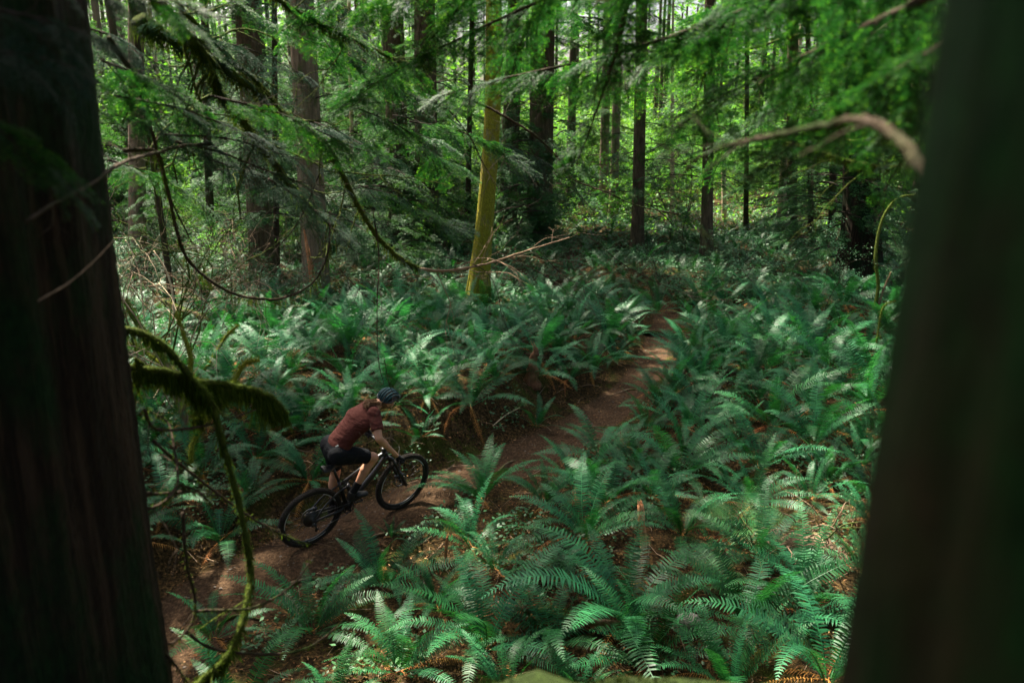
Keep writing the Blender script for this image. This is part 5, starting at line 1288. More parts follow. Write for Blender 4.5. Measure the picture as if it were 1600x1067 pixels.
def near_base(x, y): return (x, y, H(x, y) - 0.1)
lt = thing('cedar_tree', 'huge dark cedar trunk close to the camera, with mossy limbs reaching over the trail', 'tree', near_base(-1.99, 2.33))
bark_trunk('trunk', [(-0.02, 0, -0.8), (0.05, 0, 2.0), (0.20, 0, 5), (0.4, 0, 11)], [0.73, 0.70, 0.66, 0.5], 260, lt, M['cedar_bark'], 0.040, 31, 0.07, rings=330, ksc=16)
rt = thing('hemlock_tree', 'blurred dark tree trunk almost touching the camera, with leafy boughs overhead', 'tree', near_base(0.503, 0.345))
bark_trunk('trunk', [(0, 0, -0.6), (0.0, 0, 1.5), (0.0, 0, 4), (0.1, 0, 12)], [0.315, 0.29, 0.27, 0.18], 90, rt, M['dark_bark'], 0.04, 32, 0.15, rings=160, ksc=10)
bpy.context.view_layer.update()
BMs, BBk, MS = M['branch_moss'], M['branch_bark'], M['moss']
# mossy limbs sweeping down from the upper left
o, P, T = limb([(150, -120, 3.2), (225, -25, 3.6), (253, 10, 3.8), (293, 57, 4.0), (333, 97, 4.2), (387, 133, 4.4), (430, 170, 4.6), (483, 213, 4.8), (520, 245, 5.0), (575, 350, 5.4), (620, 400, 5.6), (655, 420, 5.7)], 0.030, 0.012, lt, BMs, hang=0.10, nh=1500, fuzz=2500, tw=14, twl=0.5)
sprays(o, P, SPR_CED, 16, 0.65, 51, 0.1)
o, P, T = limb([(655, 420, 5.7), (700, 423, 5.8), (760, 412, 5.9), (820, 393, 6.0), (890, 371, 6.1)], 0.011, 0.004, lt, M['twig'], tw=10, twl=0.5)
o, P, T = limb([(230, -60, 3.8), (293, 25, 4.0), (335, 65, 4.2), (372, 103, 4.4), (405, 132, 4.5), (432, 165, 4.6)], 0.016, 0.012, lt, BMs, hang=0.06, nh=500, fuzz=900, tw=8, twl=0.4)
o, P, T = limb([(215, 30, 3.9), (270, 62, 4.1), (318, 95, 4.3), (345, 150, 4.5), (388, 200, 4.8), (432, 262, 5.1), (470, 310, 5.4), (520, 350, 5.7)], 0.036, 0.014, lt, BMs, hang=0.12, nh=1500, fuzz=2200, tw=14, twl=0.6)
sprays(o, P, SPR_CED, 14, 0.7, 52, 0.2)
o, P, T = limb([(380, -60, 4.0), (435, 0, 4.2), (480, 27, 4.3), (530, 52, 4.4), (570, 70, 4.5), (610, 90, 4.6), (660, 105, 4.8)], 0.016, 0.008, lt, BMs, hang=0.08, nh=700, fuzz=1000, tw=10, twl=0.5)
sprays(o, P, SPR_NEAR, 9, 0.6, 53, 0.2)
# bare limbs low on the left
o, P, T = limb([(330, 225, 3.9), (285, 228, 3.6), (240, 240, 3.2), (190, 255, 2.7), (140, 290, 2.3), (90, 315, 2.05), (42, 346, 1.9)], 0.008, 0.0045, lt, BBk, tw=3, twl=0.15)
o, P, T = limb([(195, 235, 3.4), (245, 240, 3.6), (262, 300, 3.9), (290, 400, 4.1), (350, 452, 4.2), (400, 466, 4.3), (445, 465, 4.4), (490, 440, 4.5), (512, 395, 4.5), (516, 330, 4.6)], 0.010, 0.005, lt, BBk, hang=0.12, nh=300, fuzz=400, tw=10, twl=0.4)
o, P, T = limb([(170, 60, 3.2), (215, 130, 3.6), (240, 215, 3.9), (262, 300, 4.2), (300, 380, 4.6)], 0.012, 0.004, lt, BBk, tw=8, twl=0.4)
o, P, T = limb([(275, 222, 3.6), (340, 237, 3.9), (420, 268, 4.2), (470, 285, 4.5), (530, 292, 4.8)], 0.007, 0.002, lt, BBk, tw=8, twl=0.4)
sprays(o, P, SPR_CED, 9, 0.5, 54, 0.1)
for k, (x0, y0, x1, y1) in enumerate([(160, 95, 330, 190), (180, 150, 420, 225), (120, 40, 260, 110), (330, 150, 560, 235), (250, 210, 470, 250), (420, 280, 560, 400), (170, 250, 330, 330), (300, 60, 480, 120)]):
    o, P, T = limb([(x0, y0, 3.0 + 0.15 * k), ((x0 + x1) / 2, (y0 + y1) / 2 - 12, 3.4 + 0.15 * k), (x1, y1, 3.9 + 0.15 * k)], 0.006, 0.002, lt, M['dark_twig'], tw=4, twl=0.25)
    sprays(o, P, SPR_CED if k % 3 else SPR_NEAR, 10, 0.48, 600 + k, 0.05)
for k, (x0, y0, x1, y1) in enumerate([(380, -60, 560, 40), (470, 60, 640, 150), (560, 170, 700, 260), (440, 180, 600, 250), (250, -40, 420, 40), (640, 190, 800, 250), (330, 250, 480, 330), (560, 290, 700, 360), (180, 180, 330, 250), (760, 220, 900, 290)]):
    d0 = 5.0 + 0.35 * k
    o, P, T = limb([(x0, y0, d0), ((x0 + x1) / 2, (y0 + y1) / 2 - 14, d0 + 0.3), (x1, y1, d0 + 0.6)], 0.006, 0.002, lt, M['dark_twig'], tw=7, twl=0.5)
    sprays(o, P, SPR_NEAR if k % 3 else SPR_CED, 14, 0.7, 660 + k, 0.05)
# sprays right in front of the big trunk, very close and out of focus
for k, (x0, y0, x1, y1, d) in enumerate([(-60, 10, 150, 60, 1.5), (-40, 80, 130, 110, 1.7), (60, -40, 290, 20, 2.0), (150, -30, 330, 30, 2.4), (-60, 170, 60, 260, 1.6)]):
    o, P, T = limb([(x0, y0, d), ((x0 + x1) / 2, (y0 + y1) / 2 - 10, d + 0.05), (x1, y1, d + 0.1)], 0.004, 0.0015, lt, M['dark_twig'], tw=2, twl=0.1)
    sprays(o, P, SPR_CED if k in (0, 1) else SPR_NEAR, 7, 0.30, 620 + k, 0.05)
# moss-hung limbs low on the left, and the long hanging one
o, P, T = limb([(150, 505, 3.0), (190, 514, 3.05), (232, 525, 3.1), (268, 552, 3.2), (300, 592, 3.25), (328, 625, 3.3), (350, 700, 3.35), (372, 780, 3.4), (385, 845, 3.4), (391, 900, 3.4), (378, 970, 3.3), (350, 1030, 3.2), (315, 1060, 3.1), (290, 1090, 3.0)], 0.014, 0.012, lt, BMs, hang=0.10, nh=2200, fuzz=4000, tw=4, twl=0.25)
o, P, T = limb([(150, 565, 3.05), (195, 573, 3.1), (255, 580, 3.2), (310, 596, 3.3), (352, 600, 3.4), (392, 608, 3.5), (425, 622, 3.6), (447, 645, 3.65)], 0.015, 0.009, lt, BMs, hang=0.20, nh=5200, fuzz=2500, tw=2, twl=0.2)
o, P, T = limb([(210, 560, 3.1), (260, 590, 3.3), (300, 600, 3.4), (315, 640, 3.4), (300, 660, 3.3)], 0.006, 0.003, lt, MS, hang=0.12, nh=700, fuzz=200)
for pts in ([(210, 793, 2.9), (238, 793, 2.95), (262, 778, 3.0), (278, 750, 3.1), (272, 700, 3.2), (262, 660, 3.3), (230, 640, 3.2)],
            [(205, 770, 3.0), (250, 771, 3.1), (300, 768, 3.2), (345, 775, 3.3)], [(280, 758, 3.1), (305, 765, 3.15), (330, 785, 3.2)],
            [(285, 800, 3.1), (292, 880, 3.15), (303, 925, 3.2), (304, 958, 3.2), (292, 985, 3.15), (270, 1003, 3.1), (235, 1012, 3.0)],
            [(304, 955, 3.2), (330, 953, 3.25), (390, 950, 3.3), (435, 930, 3.4), (465, 905, 3.5), (485, 875, 3.6)],
            [(292, 988, 3.15), (330, 1012, 3.2), (400, 1022, 3.3), (460, 1018, 3.4), (500, 1000, 3.5), (540, 965, 3.6)],
            [(250, 1010, 3.0), (275, 1040, 3.0), (300, 1075, 3.0)],
            [(240, 690, 3.1), (300, 740, 3.4), (380, 800, 3.7), (430, 830, 3.9), (480, 850, 4.0)],
            [(225, 640, 3.0), (245, 670, 3.1), (320, 665, 3.3), (400, 640, 3.5)]):
    limb(pts, 0.007, 0.003, lt, BBk, tw=4, twl=0.18, hang=0.04, nh=60, fuzz=160)
limb([(60, 470, 2.0), (110, 440, 2.1), (150, 405, 2.25), (178, 375, 2.4)], 0.0025, 0.0015, lt, M['twig'])
# dark twigs hanging in front of the ferns
for pts, r in (([(583, 330, 5.4), (592, 400, 5.5), (589, 480, 5.6), (591, 560, 5.7), (600, 600, 5.8)], 0.0055), ([(600, 560, 5.8), (612, 610, 5.9), (640, 640, 6.0)], 0.003),
               ([(690, 400, 5.6), (750, 418, 5.8), (775, 450, 6), (785, 500, 6.2)], 0.004), ([(780, 395, 6), (850, 430, 6.2), (905, 470, 6.4), (950, 500, 6.5)], 0.0035),
               ([(840, 390, 6), (880, 430, 6.2), (925, 455, 6.4), (1000, 500, 6.6)], 0.0035), ([(920, 370, 6), (985, 420, 6.2), (1060, 455, 6.4), (1110, 470, 6.6)], 0.0035),
               ([(705, 150, 4.8), (743, 160, 5), (790, 183, 5.1), (837, 213, 5.2), (870, 245, 5.3), (895, 280, 5.4), (947, 300, 5.5), (997, 322, 5.6), (1060, 335, 5.8)], 0.009),
               ([(700, 170, 4.9), (735, 215, 5.1), (755, 255, 5.2), (770, 280, 5.3)], 0.004), ([(780, 150, 4.9), (840, 165, 5), (900, 172, 5.2), (935, 160, 5.3)], 0.004),
               ([(530, 420, 5.5), (580, 470, 5.7), (660, 520, 5.9)], 0.003), ([(500, 270, 4.9), (470, 340, 5), (440, 380, 5.1), (400, 420, 5.2)], 0.004)):
    limb(pts, r, r * 0.4, lt, BBk if r > 0.005 else M['dark_twig'], tw=9, twl=0.45)
# the right tree: bare blurred limb, and leafy boughs over the top of the picture
limb([(1600, 420, 0.62), (1500, 330, 0.80), (1440, 262, 0.98), (1405, 218, 1.06), (1352, 188, 1.16), (1290, 195, 1.30), (1200, 214, 1.50), (1130, 230, 1.66), (1090, 248, 1.78), (1060, 280, 1.85)], 0.0105, 0.0025, rt, BBk, tw=9, twl=0.22, fuzz=260, mossmat=M['log_moss'])
o, P, T = limb([(1480, 262, 3.4), (1410, 262, 3.6), (1350, 257, 3.8), (1290, 240, 4.0), (1225, 222, 4.2)], 0.014, 0.006, rt, BMs, hang=0.08, nh=700, fuzz=900, tw=6, twl=0.4)
o, P, T = limb([(1480, 235, 3.6), (1420, 228, 3.8), (1350, 222, 4.0), (1270, 213, 4.2)], 0.009, 0.004, rt, BMs, hang=0.05, nh=300, fuzz=500, tw=6, twl=0.3)
o, P, T = limb([(1400, 60, 3.6), (1310, 62, 3.8), (1250, 55, 3.9), (1190, 72, 4.0), (1120, 90, 4.2), (1070, 115, 4.3)], 0.010, 0.004, rt, BMs, fuzz=500, tw=6, twl=0.4)
BG = [
    ([(1560, -200, 1.2), (1400, -60, 2.4), (1330, 40, 3.0), (1270, 120, 3.4), (1200, 180, 3.8)], 22, 0.5),
    ([(1300, -160, 2.4), (1240, -60, 3.0), (1160, 0, 3.4), (1060, 60, 3.8), (980, 130, 4.1)], 22, 0.52),
    ([(1000, -160, 2.8), (900, -60, 3.4), (830, 30, 3.8), (800, 110, 4.1)], 18, 0.5),
    ([(1560, 150, 1.3), (1480, 190, 2.2), (1410, 250, 3.0), (1380, 300, 3.4)], 12, 0.42),
    ([(860, -160, 2.8), (700, -70, 3.4), (620, -10, 3.8), (540, 30, 4.2)], 18, 0.5),
    ([(1560, -40, 1.6), (1430, 10, 3.0), (1330, 80, 3.8), (1220, 150, 4.4), (1140, 240, 4.8)], 22, 0.6),
    ([(1560, -120, 1.0), (1300, -40, 2.0), (1100, 40, 2.8), (940, 90, 3.3), (800, 120, 3.7), (690, 150, 4.0)], 30, 0.52),
    ([(1560, -60, 1.0), (1380, 30, 1.9), (1230, 100, 2.5), (1130, 150, 2.9), (1060, 200, 3.2)], 22, 0.50),
    ([(1520, -160, 1.2), (1150, -90, 2.4), (900, -20, 3.0), (740, 50, 3.5), (620, 110, 3.9), (560, 150, 4.1)], 28, 0.52),
    ([(1560, 20, 1.0), (1440, 90, 1.6), (1340, 150, 2.1), (1260, 210, 2.5), (1190, 260, 2.8)], 18, 0.42),
    ([(1060, -140, 2.6), (990, -20, 2.9), (960, 90, 3.1), (930, 180, 3.3), (900, 260, 3.4)], 16, 0.42),
    ([(820, -120, 3.0), (760, -30, 3.3), (700, 30, 3.5), (650, 90, 3.7)], 14, 0.45),
    ([(1560, -160, 1.4), (1420, -80, 2.1), (1300, -30, 2.6), (1180, 10, 3.0), (1080, 40, 3.3)], 20, 0.5),
    ([(1240, -140, 2.4), (1180, -40, 2.8), (1120, 60, 3.1), (1090, 150, 3.4)], 16, 0.45),
    ([(1560, 90, 1.2), (1460, 140, 1.9), (1400, 200, 2.5), (1350, 240, 2.9)], 12, 0.40),
    ([(700, -120, 3.8), (600, -40, 4.0), (520, 0, 4.2), (460, 30, 4.3)], 12, 0.45),
]
for k, (pts, n, sc) in enumerate(BG):
    o, P, T = limb(pts, 0.012, 0.002, rt, BBk, name='bough', tw=3, twl=0.3, segs=6)
    sprays(o, P, SPR_NEAR, n, sc, 700 + k, 0.12, 0.35)
print('near trees', time.time() - T0, len(bpy.data.objects), flush=True)

# ================================================================== LOGS, STUMPS, STICKS
def rod(name, label, cat, P, R, mat_, segs=12, fuzz=0, nh=0, hang=0.05, wob=0.05, mossm=None, jag=0.0, group=None, sub=6):
    P = catmull(P, sub); n = len(P); R = np.interp(np.linspace(0, 1, n), np.linspace(0, 1, len(R)), R)
    mb = MB(); P = P + rngN.normal(0, R.max() * 0.06, P.shape)
    tube(mb, P, R, segs, 0, wob, rngN)
    if jag:
        T = norm(P[-1] - P[-2])
        for k in range(9):
            a = rngN.uniform(0, 6.28); u = norm(np.cross(T, [0.3, 0.2, 0.9])); w = np.cross(T, u); off = (u * math.cos(a) + w * math.sin(a)) * R[-1] * 0.65
            tube(mb, [P[-1] + off - T * 0.02, P[-1] + off * 0.9 + T * jag * rngN.uniform(0.4, 1)], [R[-1] * 0.35, R[-1] * 0.06], 4)
    if fuzz:
        c = MB(); c.merge(mb.arrays()); o = obj(name, mb, mat_)
        i = rngN.integers(0, n, fuzz); T = norm(np.gradient(P, axis=0)); f = rngN.random(fuzz)[:, None]; j = np.minimum(i + 1, n - 1); B = P[i] * (1 - f) + P[j] * f
        dr = norm(np.cross(T[i], rngN.normal(0, 1, (fuzz, 3))) + np.array([0, 0, 0.25])); m2 = MB()
        leaf_tris(B + dr * R[i][:, None] * 0.97, norm(dr + rngN.normal(0, 0.6, (fuzz, 3))), norm(np.cross(dr, rngN.normal(0, 1, (fuzz, 3)))), rngN.uniform(0.4, 1.2, fuzz) * hang, rngN.uniform(0.003, 0.006, fuzz), rngN.random(fuzz), m2)
        tag(obj('moss', m2, mossm or MS, o, False), kind='stuff')
    else: o = obj(name, mb, mat_)
    return tag(o, label, cat, group)
def gp(px, py, up=0.0):
    p = hit(px, py); return (p.x, p.y, p.z + up)
# the mossy log under the camera
l0 = at(560, 1255, 1.72); l1 = at(900, 1226, 1.68); l2 = at(1420, 1232, 1.62)
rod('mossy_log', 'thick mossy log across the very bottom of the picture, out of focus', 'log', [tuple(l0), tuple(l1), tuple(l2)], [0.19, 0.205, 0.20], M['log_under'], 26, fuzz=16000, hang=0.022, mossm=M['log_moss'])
def dep(b): return b.y * cp - (b.z - CZ) * sp
b = hit(1009, 882); q_ = dep(b)
rod('broken_stick', 'bright orange broken stick standing among the ferns at lower right', 'stick', [(b.x, b.y, b.z - 0.1), tuple(at(1004, 835, q_ - 0.02)), tuple(at(1000, 788, q_ - 0.04))], [0.040, 0.037, 0.031], M['peeled_sunlit_wood'], 12, jag=0.06, wob=0.09)
b = hit(696, 885)
rod('broken_stick', 'thin upright red-brown stick between the trail and the foreground ferns', 'stick', [(b.x, b.y, b.z - 0.1), tuple(at(697, 858, dep(b))), tuple(at(699, 838, dep(b)))], [0.018, 0.016, 0.014], M['orange_wood'], 8, jag=0.04)
rod('fallen_branch', 'grey fallen branch lying under the ferns above the mossy log', 'branch', [gp(775, 955, 0.10), gp(830, 972, 0.12), gp(900, 985, 0.10), gp(985, 985, 0.05)], [0.018, 0.034, 0.034, 0.03], M['log_wood'], 10)
rod('tree_root', 'dark root crossing the upper trail like a step', 'root', [gp(985, 520, 0.0), gp(1010, 524, 0.06), gp(1045, 528, 0.07), gp(1085, 532, 0.0)], [0.04, 0.055, 0.05, 0.03], M['branch_bark'], 10)
rod('rotten_log', 'brown rotten log lying right of the upper trail behind the star-shaped fern', 'log', [gp(1165, 532, 0.06), gp(1210, 530, 0.14), gp(1275, 545, 0.08)], [0.12, 0.15, 0.11], M['log_wood'], 14, fuzz=1200, hang=0.04)
rod('rotten_log', 'short rotten log at the head of the trail', 'log', [gp(1070, 462, 0.06), gp(1100, 468, 0.12), gp(1135, 478, 0.06)], [0.08, 0.10, 0.08], M['log_wood'], 12)
rod('rotten_log', 'mossy log half sunk in the ground just behind the mossy maple', 'log', [gp(640, 505, 0.06), gp(690, 522, 0.14), gp(730, 540, 0.05)], [0.13, 0.16, 0.1], M['branch_moss'], 12, fuzz=2500, hang=0.05, mossm=M['moss_bright'])
rod('fallen_branch', 'dead branch lying beside the trail under the bank', 'branch', [gp(770, 668, 0.03), gp(790, 655, 0.06), gp(812, 642, 0.05)], [0.008, 0.01, 0.006], M['pale_wood'], 6)
for pts, lab in (([(420, 935), (450, 915), (500, 905), (540, 915)], 'thin root crossing the trail below the rear wheel'), ([(560, 850), (600, 835), (650, 838)], 'thin root lying along the trail under the pedals'),
                 ([(770, 745), (800, 722), (850, 722)], 'thin root crossing the trail right of the front wheel'), ([(880, 680), (910, 668), (960, 668)], 'thin root crossing the trail in its bend'), ([(950, 620), (985, 610), (1015, 612)], 'thin root crossing the upper trail above its bend'), ([(330, 985), (370, 965), (410, 968)], 'thin root crossing the foot of the trail at lower left')):
    rod('tree_root', lab, 'root', [gp(px, py, 0.0 if j in (0, len(pts) - 1) else 0.012) for j, (px, py) in enumerate(pts)], [0.008, 0.018, 0.014, 0.006], M['log_wood'], 7)
mb = MB(); rp = np.random.default_rng(9)
for k in range(420):
    j = rp.integers(0, len(TR)); x = TR[j][0] + rp.normal(0, 0.35); y = TR[j][1] + rp.normal(0, 0.35)
    if y > 17: continue
    r0 = rp.uniform(0.006, 0.022); z = H(x, y); v = [(x + r0 * a * rp.uniform(.7, 1.2), y + r0 * b * rp.uniform(.7, 1.2), z + r0 * c * 0.7) for a, b, c in ((1, 0, 0), (0, 1, 0), (-1, 0, 0), (0, -1, 0), (0, 0, 1), (.7, .7, .5), (-.7, .7, .5), (-.7, -.7, .5), (.7, -.7, .5))]
    mb.add(v, [(0, 5, 8), (1, 6, 5), (2, 7, 6), (3, 8, 7), (5, 4, 8), (6, 4, 5), (7, 4, 6), (8, 4, 7), (0, 1, 5), (1, 2, 6), (2, 3, 7), (3, 0, 8)])
M['pebble'] = mat_simple('brown_grey_stone', (0.13, 0.105, 0.085), 0.85, 0.2, 0, 0.4, 12); tag(obj('pebbles', mb, M['pebble'], None, False), 'small stones pressed into the dirt trail', kind='stuff')
b = hit(832, 600); M['stump_wood'] = mat_bark('rotten_stump_wood', (0.05, 0.022, 0.012), (0.30, 0.15, 0.08), (0.06, 0.08, 0.02), 0.3, 0.15, 24, 1.0)
rod('broken_stump', 'broken red-brown stump sticking out of the ferns on the bank', 'stump', [(b.x, b.y, b.z - 0.1), (b.x, b.y, b.z + 0.35), (b.x + 0.04, b.y, b.z + 0.5), (b.x + 0.05, b.y, b.z + 0.6)], [0.15, 0.07, 0.05, 0.035], M['stump_wood'], 14, jag=0.16, wob=0.18)
# splinter at the cedar's foot
sp0 = bpy.data.objects.new('splinter', None)
mb = MB(); b = hit(499, 478); tube(mb, [(b.x - cedar_far.location.x, b.y - 0.55 - cedar_far.location.y, -0.2), (b.x - cedar_far.location.x - 0.03, b.y - cedar_far.location.y - 0.45, 0.9), (b.x - 0.16 - cedar_far.location.x, b.y - cedar_far.location.y - 0.40, 2.0)], [0.10, 0.075, 0.02], 8, 0, 0.1, rngN)
bpy.data.objects.remove(sp0); o = obj('splinter', mb, M['orange_wood'], cedar_far); o['label'] = 'torn orange splinter at the foot'
# stone
mb = MB(); p = hit(1075, 985); rs_ = np.random.default_rng(3)
ph = np.linspace(0, PI, 9); th = np.arange(14) * 2 * PI / 14
v = [(p.x + 0.13 * math.sin(a) * math.cos(b) * (1 + rs_.normal(0, 0.07)), p.y + 0.10 * math.sin(a) * math.sin(b) * (1 + rs_.normal(0, 0.07)), p.z + 0.06 + 0.11 * math.cos(a)) for a in ph for b in th]
mb.add(v, None, [(i * 14 + k, i * 14 + (k + 1) % 14, (i + 1) * 14 + (k + 1) % 14, (i + 1) * 14 + k) for i in range(8) for k in range(14)])
M['stone'] = mat_bark('stone', (0.09, 0.09, 0.08), (0.24, 0.24, 0.22), (0.06, 0.1, 0.03), 0.3, 1, 20, 0.6)
tag(obj('stone', mb, M['stone']), 'grey stone lying among the ferns at lower right', 'stone')
# tangle of bare roots
root = thing('root_tangle', 'tangled bare brown roots and twigs of an uprooted stump at lower right', 'roots', gp(1262, 880))
root.scale = (1.35, 1.35, 1.35)
tips = []
cl = MB(); base = np.array([0, 0, 0.1])
for k in range(26):
    a = rngN.uniform(0, 6.28); m1 = MB(); branchy(m1, base + rngN.normal(0, 0.12, 3) * [1.4, 1, 0.8], (math.cos(a), math.sin(a) * 0.8, rngN.uniform(-0.05, 0.7)), rngN.uniform(0.2, 0.42), rngN.uniform(0.005, 0.011), rngN, 2, tips, 0, 3, 0.8, 0.35, 5, 0.32)
    obj('root', m1, M['twig'] if k % 3 else M['log_wood'], root)
m1 = MB(); v, t_, q = tube_arrays(catmull([(-0.25, 0.05, -0.12), (0, 0.12, 0.05), (0.3, 0.1, -0.1)], 5), 0.13, 12, 0.15, rngN); m1.add(v, t_, q); obj('root_ball', m1, M['log_wood'], root)
# dead and mossy branches in the thicket at the left
BRL = [
    ([(196, 375), (208, 398), (218, 428), (222, 462), (226, 500)], 12.0, 0.016, 'pale_wood', 0, 'pale bent dead stem beside the near cedar trunk'),
    ([(240, 392), (258, 420), (268, 450), (272, 490), (268, 530)], 11.5, 0.020, 'pale_wood', 0, 'pale forked dead stem in the left thicket'),
    ([(245, 470), (262, 455), (272, 430), (262, 405), (246, 385)], 11.3, 0.010, 'twig', 0, 'thin curled dead branch on the pale forked stem'),
    ([(275, 488), (286, 520), (298, 560), (294, 606), (300, 640)], 10.6, 0.030, 'branch_moss', 1, 'bright mossy leaning stem in the left thicket'),
    ([(372, 508), (352, 528), (330, 565), (306, 592), (290, 600)], 10.4, 0.024, 'branch_moss', 1, 'upper bright mossy branch reaching right from the thicket'),
    ([(405, 563), (383, 568), (368, 592), (345, 632), (316, 662), (298, 712)], 9.6, 0.028, 'branch_moss', 1, 'lower bright mossy branch reaching down behind the moss-hung limb'),
    ([(195, 470), (215, 505), (245, 548), (275, 600), (290, 660)], 10.0, 0.045, 'log_wood', 1, 'thick broken log leaning in the left thicket'),
    ([(200, 535), (240, 560), (285, 585), (330, 610)], 9.8, 0.030, 'branch_moss', 1, 'mossy stick lying level across the leaning log'),
    ([(252, 470), (285, 485), (320, 500)], 11.5, 0.06, 'log_wood', 1, 'mossy fallen log end among the left ferns'),
]
for pts, d, r, mt, mo, lab in BRL:
    e = hit(*pts[-1]); d = 0.93 * (e.y * cp - (e.z - CZ) * sp); r *= 1.15; P = [tuple(at(px, py, d)) for px, py in pts]
    rod('dead_branch', lab, 'branch', P + [(P[-1][0] + 0.05, P[-1][1] + 0.1, H(P[-1][0], P[-1][1]) - 0.05)], [r * 0.6, r, r], M['stem_moss'] if mt == 'branch_moss' else M[mt], 8, fuzz=2500 if mo else 0, hang=0.06, mossm=M['moss_bright'])
for k in range(34):
    px, py = rngN.uniform(190, 430), rngN.uniform(320, 500); p = hit(px, py + 60)
    m1 = MB(); tips = []; branchy(m1, (0, 0, 0), (rngN.normal(0, 0.6), rngN.normal(0, 0.4), 0.9), rngN.uniform(1.2, 2.4), 0.012, rngN, 2, tips, 0, 4, 0.6, 0.2, 4, 0.18)
    o = obj('dead_brush', m1, M['twig'] if k % 2 else M['branch_bark']); o.location = p; tag(o, 'bare dead brush', 'brush', 'dead brush in the left thicket'); LAB.append((o, 'shrub', 'bare tangled dead brush', p.x, p.y, 0.3))
for k in range(15):
    px, py = rngN.uniform(200, 330), rngN.uniform(570, 690); p = hit(px, py)
    m1 = MB(); tips = []; branchy(m1, (0, 0, 0), (rngN.normal(-0.1, 0.45), rngN.normal(0, 0.3), 1.0), rngN.uniform(1.6, 2.7), rngN.uniform(0.010, 0.022), rngN, 2, tips, 0, 4, 0.5, 0.15, 5, 0.2)
    o = obj('dead_sapling', m1, M['pale_twig'] if k % 3 else M['branch_moss']); o.location = p; tag(o, 'pale dead sapling', 'sapling', 'pale dead saplings in the left thicket'); LAB.append((o, 'fern', 'pale bare dead sapling' if k % 3 else 'moss-covered bare sapling', p.x, p.y, 1.0))
for k in range(30):
    px, py = rngN.uniform(1000, 1400), rngN.uniform(385, 500); p = hit(px, py)
    m1 = MB(); tips = []; branchy(m1, (0, 0, 0), (rngN.normal(0, 0.4), rngN.normal(0, 0.4), 1.0), rngN.uniform(0.7, 1.5), 0.010, rngN, 2, tips, 1, 4, 0.6, 0.2, 4, 0.15)
    leafy_arrays(500, 0.035, rngN, np.array(tips), (0.05, 0.05, 0.03), 0.5, True, m1)
    o = obj('huckleberry_bush', m1, [M['herb'], M['branch_bark']], None, False); o.location = p; tag(o, 'twiggy small-leaved bush', 'bush', 'twiggy bushes right of the trail'); LAB.append((o, 'shrub', 'twiggy small-leaved bush', p.x, p.y, 0.3))
for lab, pts, d, r in (('arching mossy sapling stem beside the near blurred trunk', [(1432, 304), (1400, 312), (1378, 345), (1368, 400), (1372, 450), (1362, 500)], 8.0, 0.036),
                       ('thin mossy stem just left of the arching mossy sapling', [(1400, 470), (1380, 480), (1372, 520), (1365, 570)], 9.0, 0.016),
                       ('pale orange leaning stem behind the arching mossy sapling', [(1392, 425), (1378, 460), (1366, 500)], 10.0, 0.028)):
    e = hit(*pts[-1]); d = (e.y * cp - (e.z - CZ) * sp); P = [tuple(at(px, py, d)) for i, (px, py) in enumerate(pts)]; P.append((P[-1][0], P[-1][1] + 0.05, H(P[-1][0], P[-1][1]) - 0.05))
    rod('mossy_sapling', lab, 'sapling', P, [r * 0.5, r, r], M['branch_moss'] if r != 0.028 else M['log_wood'], 8, fuzz=1400, hang=0.04, mossm=MS)
# little toothed-leaf plant beside the front wheel
p = hit(668, 688); root = thing('seedling', 'small plant with toothed shiny leaves under the bank by the front wheel', 'plant', p)
mb = MB(); 
for k in range(7):
    a = k * 0.9 + 0.3; st = np.array([0, 0, 0.0]); e = np.array([0.14 * math.cos(a), 0.14 * math.sin(a), 0.22 + 0.05 * math.sin(k * 2)]); m1 = MB(); tube(m1, [st, e * [0.4, 0.4, 0.8], e], [0.003, 0.0015], 4, 1) if False else tube(m1, catmull([st, e * [0.4, 0.4, 0.8], e], 4), 0.002, 4, 1)
    for j in range(6):
        b2 = a + (j - 2.5) * 0.7; q0 = e * (1 - 0.06 * abs(j - 2.5)); ax = norm(np.array([[math.cos(b2), math.sin(b2), 0.15]])); sd_ = norm(np.cross(ax, [[0, 0, 1.0]])); leaf_tris([q0], ax, sd_, 0.075, 0.04, 0.6 + 0.06 * j, m1, bend=0.15)
    obj('leaf_stalk', m1, [M['herb'], M['twig']], root, False)
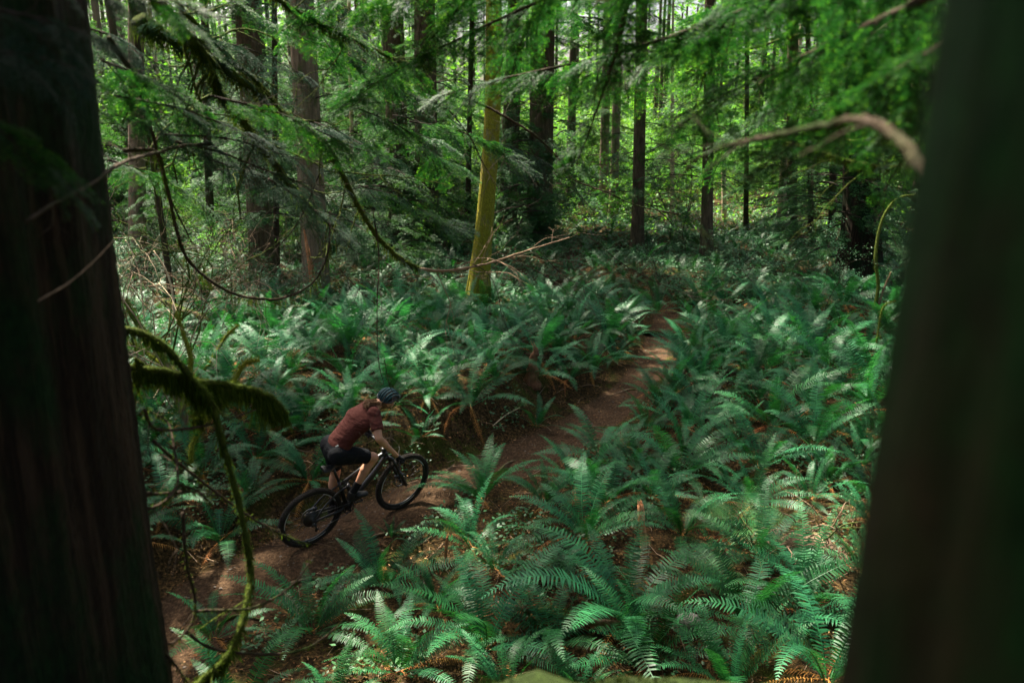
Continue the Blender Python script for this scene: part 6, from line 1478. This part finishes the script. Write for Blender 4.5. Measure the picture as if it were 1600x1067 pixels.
# ------------------------------------------------------------------ every repeat says where it stands
MARKS = {'fern': [('the rear wheel', 485, 850), ('the front wheel', 640, 790), ('the helmet', 605, 590), ('the orange stick', 1004, 840), ('the root tangle', 1262, 850), ('the lady fern', 1150, 800), ('the red stump', 832, 540),
    ('the mossy maple', 745, 470), ('the brown cedar', 497, 465), ('the upper trail', 1035, 510), ('the rotten log', 1215, 530), ('the hollow cedar', 1345, 430), ('the fallen branch', 900, 975), ('the star-shaped fern', 1130, 530),
    ('the moss-hung limb', 400, 620), ('the leaning log', 250, 560), ('the thin red stick', 697, 860), ('the stone', 1075, 975), ('the trail bend', 950, 640), ('the fading trail', 900, 390), ('the arching sapling', 1362, 500)],
  'tree': [('the thick fir at left', 400, 200), ('the brown cedar', 480, 200), ('the grey fir', 660, 200), ('the mossy maple', 755, 200), ('the stout fir', 846, 200), ('the bright pair of trunks', 958, 200), ('the dark straight trunk', 1000, 200), ('the slender snag', 1132, 200), ('the split snag', 1224, 200), ('the hollow cedar', 1348, 200), ('the shaggy trunk', 213, 200), ('the slim thicket trunk', 322, 200)],
  'shrub': [('the thick fir at left', 410, 400), ('the brown cedar', 490, 400), ('the dark fir', 622, 370), ('the grey fir', 668, 370), ('the mossy maple', 748, 400), ('the stout fir', 844, 360), ('the bright pair of trunks', 955, 345), ('the dark straight trunk', 998, 380), ('the slender snag', 1132, 345), ('the split snag', 1222, 365), ('the hollow cedar', 1345, 430), ('the shaggy trunk', 215, 410), ('the slim thicket trunk', 330, 400), ('the far slim trunk', 1300, 390)]}
ORD = ['nearest', 'second', 'third', 'fourth', 'fifth', 'sixth', 'seventh', 'eighth', 'ninth', 'tenth', 'eleventh', 'twelfth', 'thirteenth', 'fourteenth', 'fifteenth', 'sixteenth', 'seventeenth', 'eighteenth', 'nineteenth', 'twentieth']
buck = {}
for o, kind, what, x, y, up in LAB:
    q = proj((x, y, H(x, y) + up)); best = min(MARKS[kind], key=lambda m: math.hypot(m[1] - q[0], (m[2] - q[1]) * (1.5 if kind != 'tree' else 0)))
    dx, dy = q[0] - best[1], q[1] - best[2]
    if kind == 'tree': dr = 'right' if dx > 0 else 'left'
    else:
        dr = ('right' if dx > 0 else 'left') if abs(dx) > abs(dy) * 1.3 else ('below' if dy > 0 else 'above')
    buck.setdefault((what, best[0], dr), []).append((math.hypot(dx, dy), o))
for (what, mk, dr), L in buck.items():
    L.sort(key=lambda a: a[0])
    rel = {'right': 'to the right of', 'left': 'to the left of', 'below': 'below', 'above': 'above and behind'}[dr]
    for k, (_, o) in enumerate(L):
        if k > 19: o['label'] = f'{what}, far out {rel} {mk}'; o['group'] = f'{what} far out {rel} {mk}'
        elif len(L) == 1: o['label'] = f'{what} standing {rel} {mk}'
        else: o['label'] = f'{what}, the {ORD[min(k, 19)]} one {rel} {mk}'
print('done', time.time() - T0, len(bpy.data.objects), flush=True)
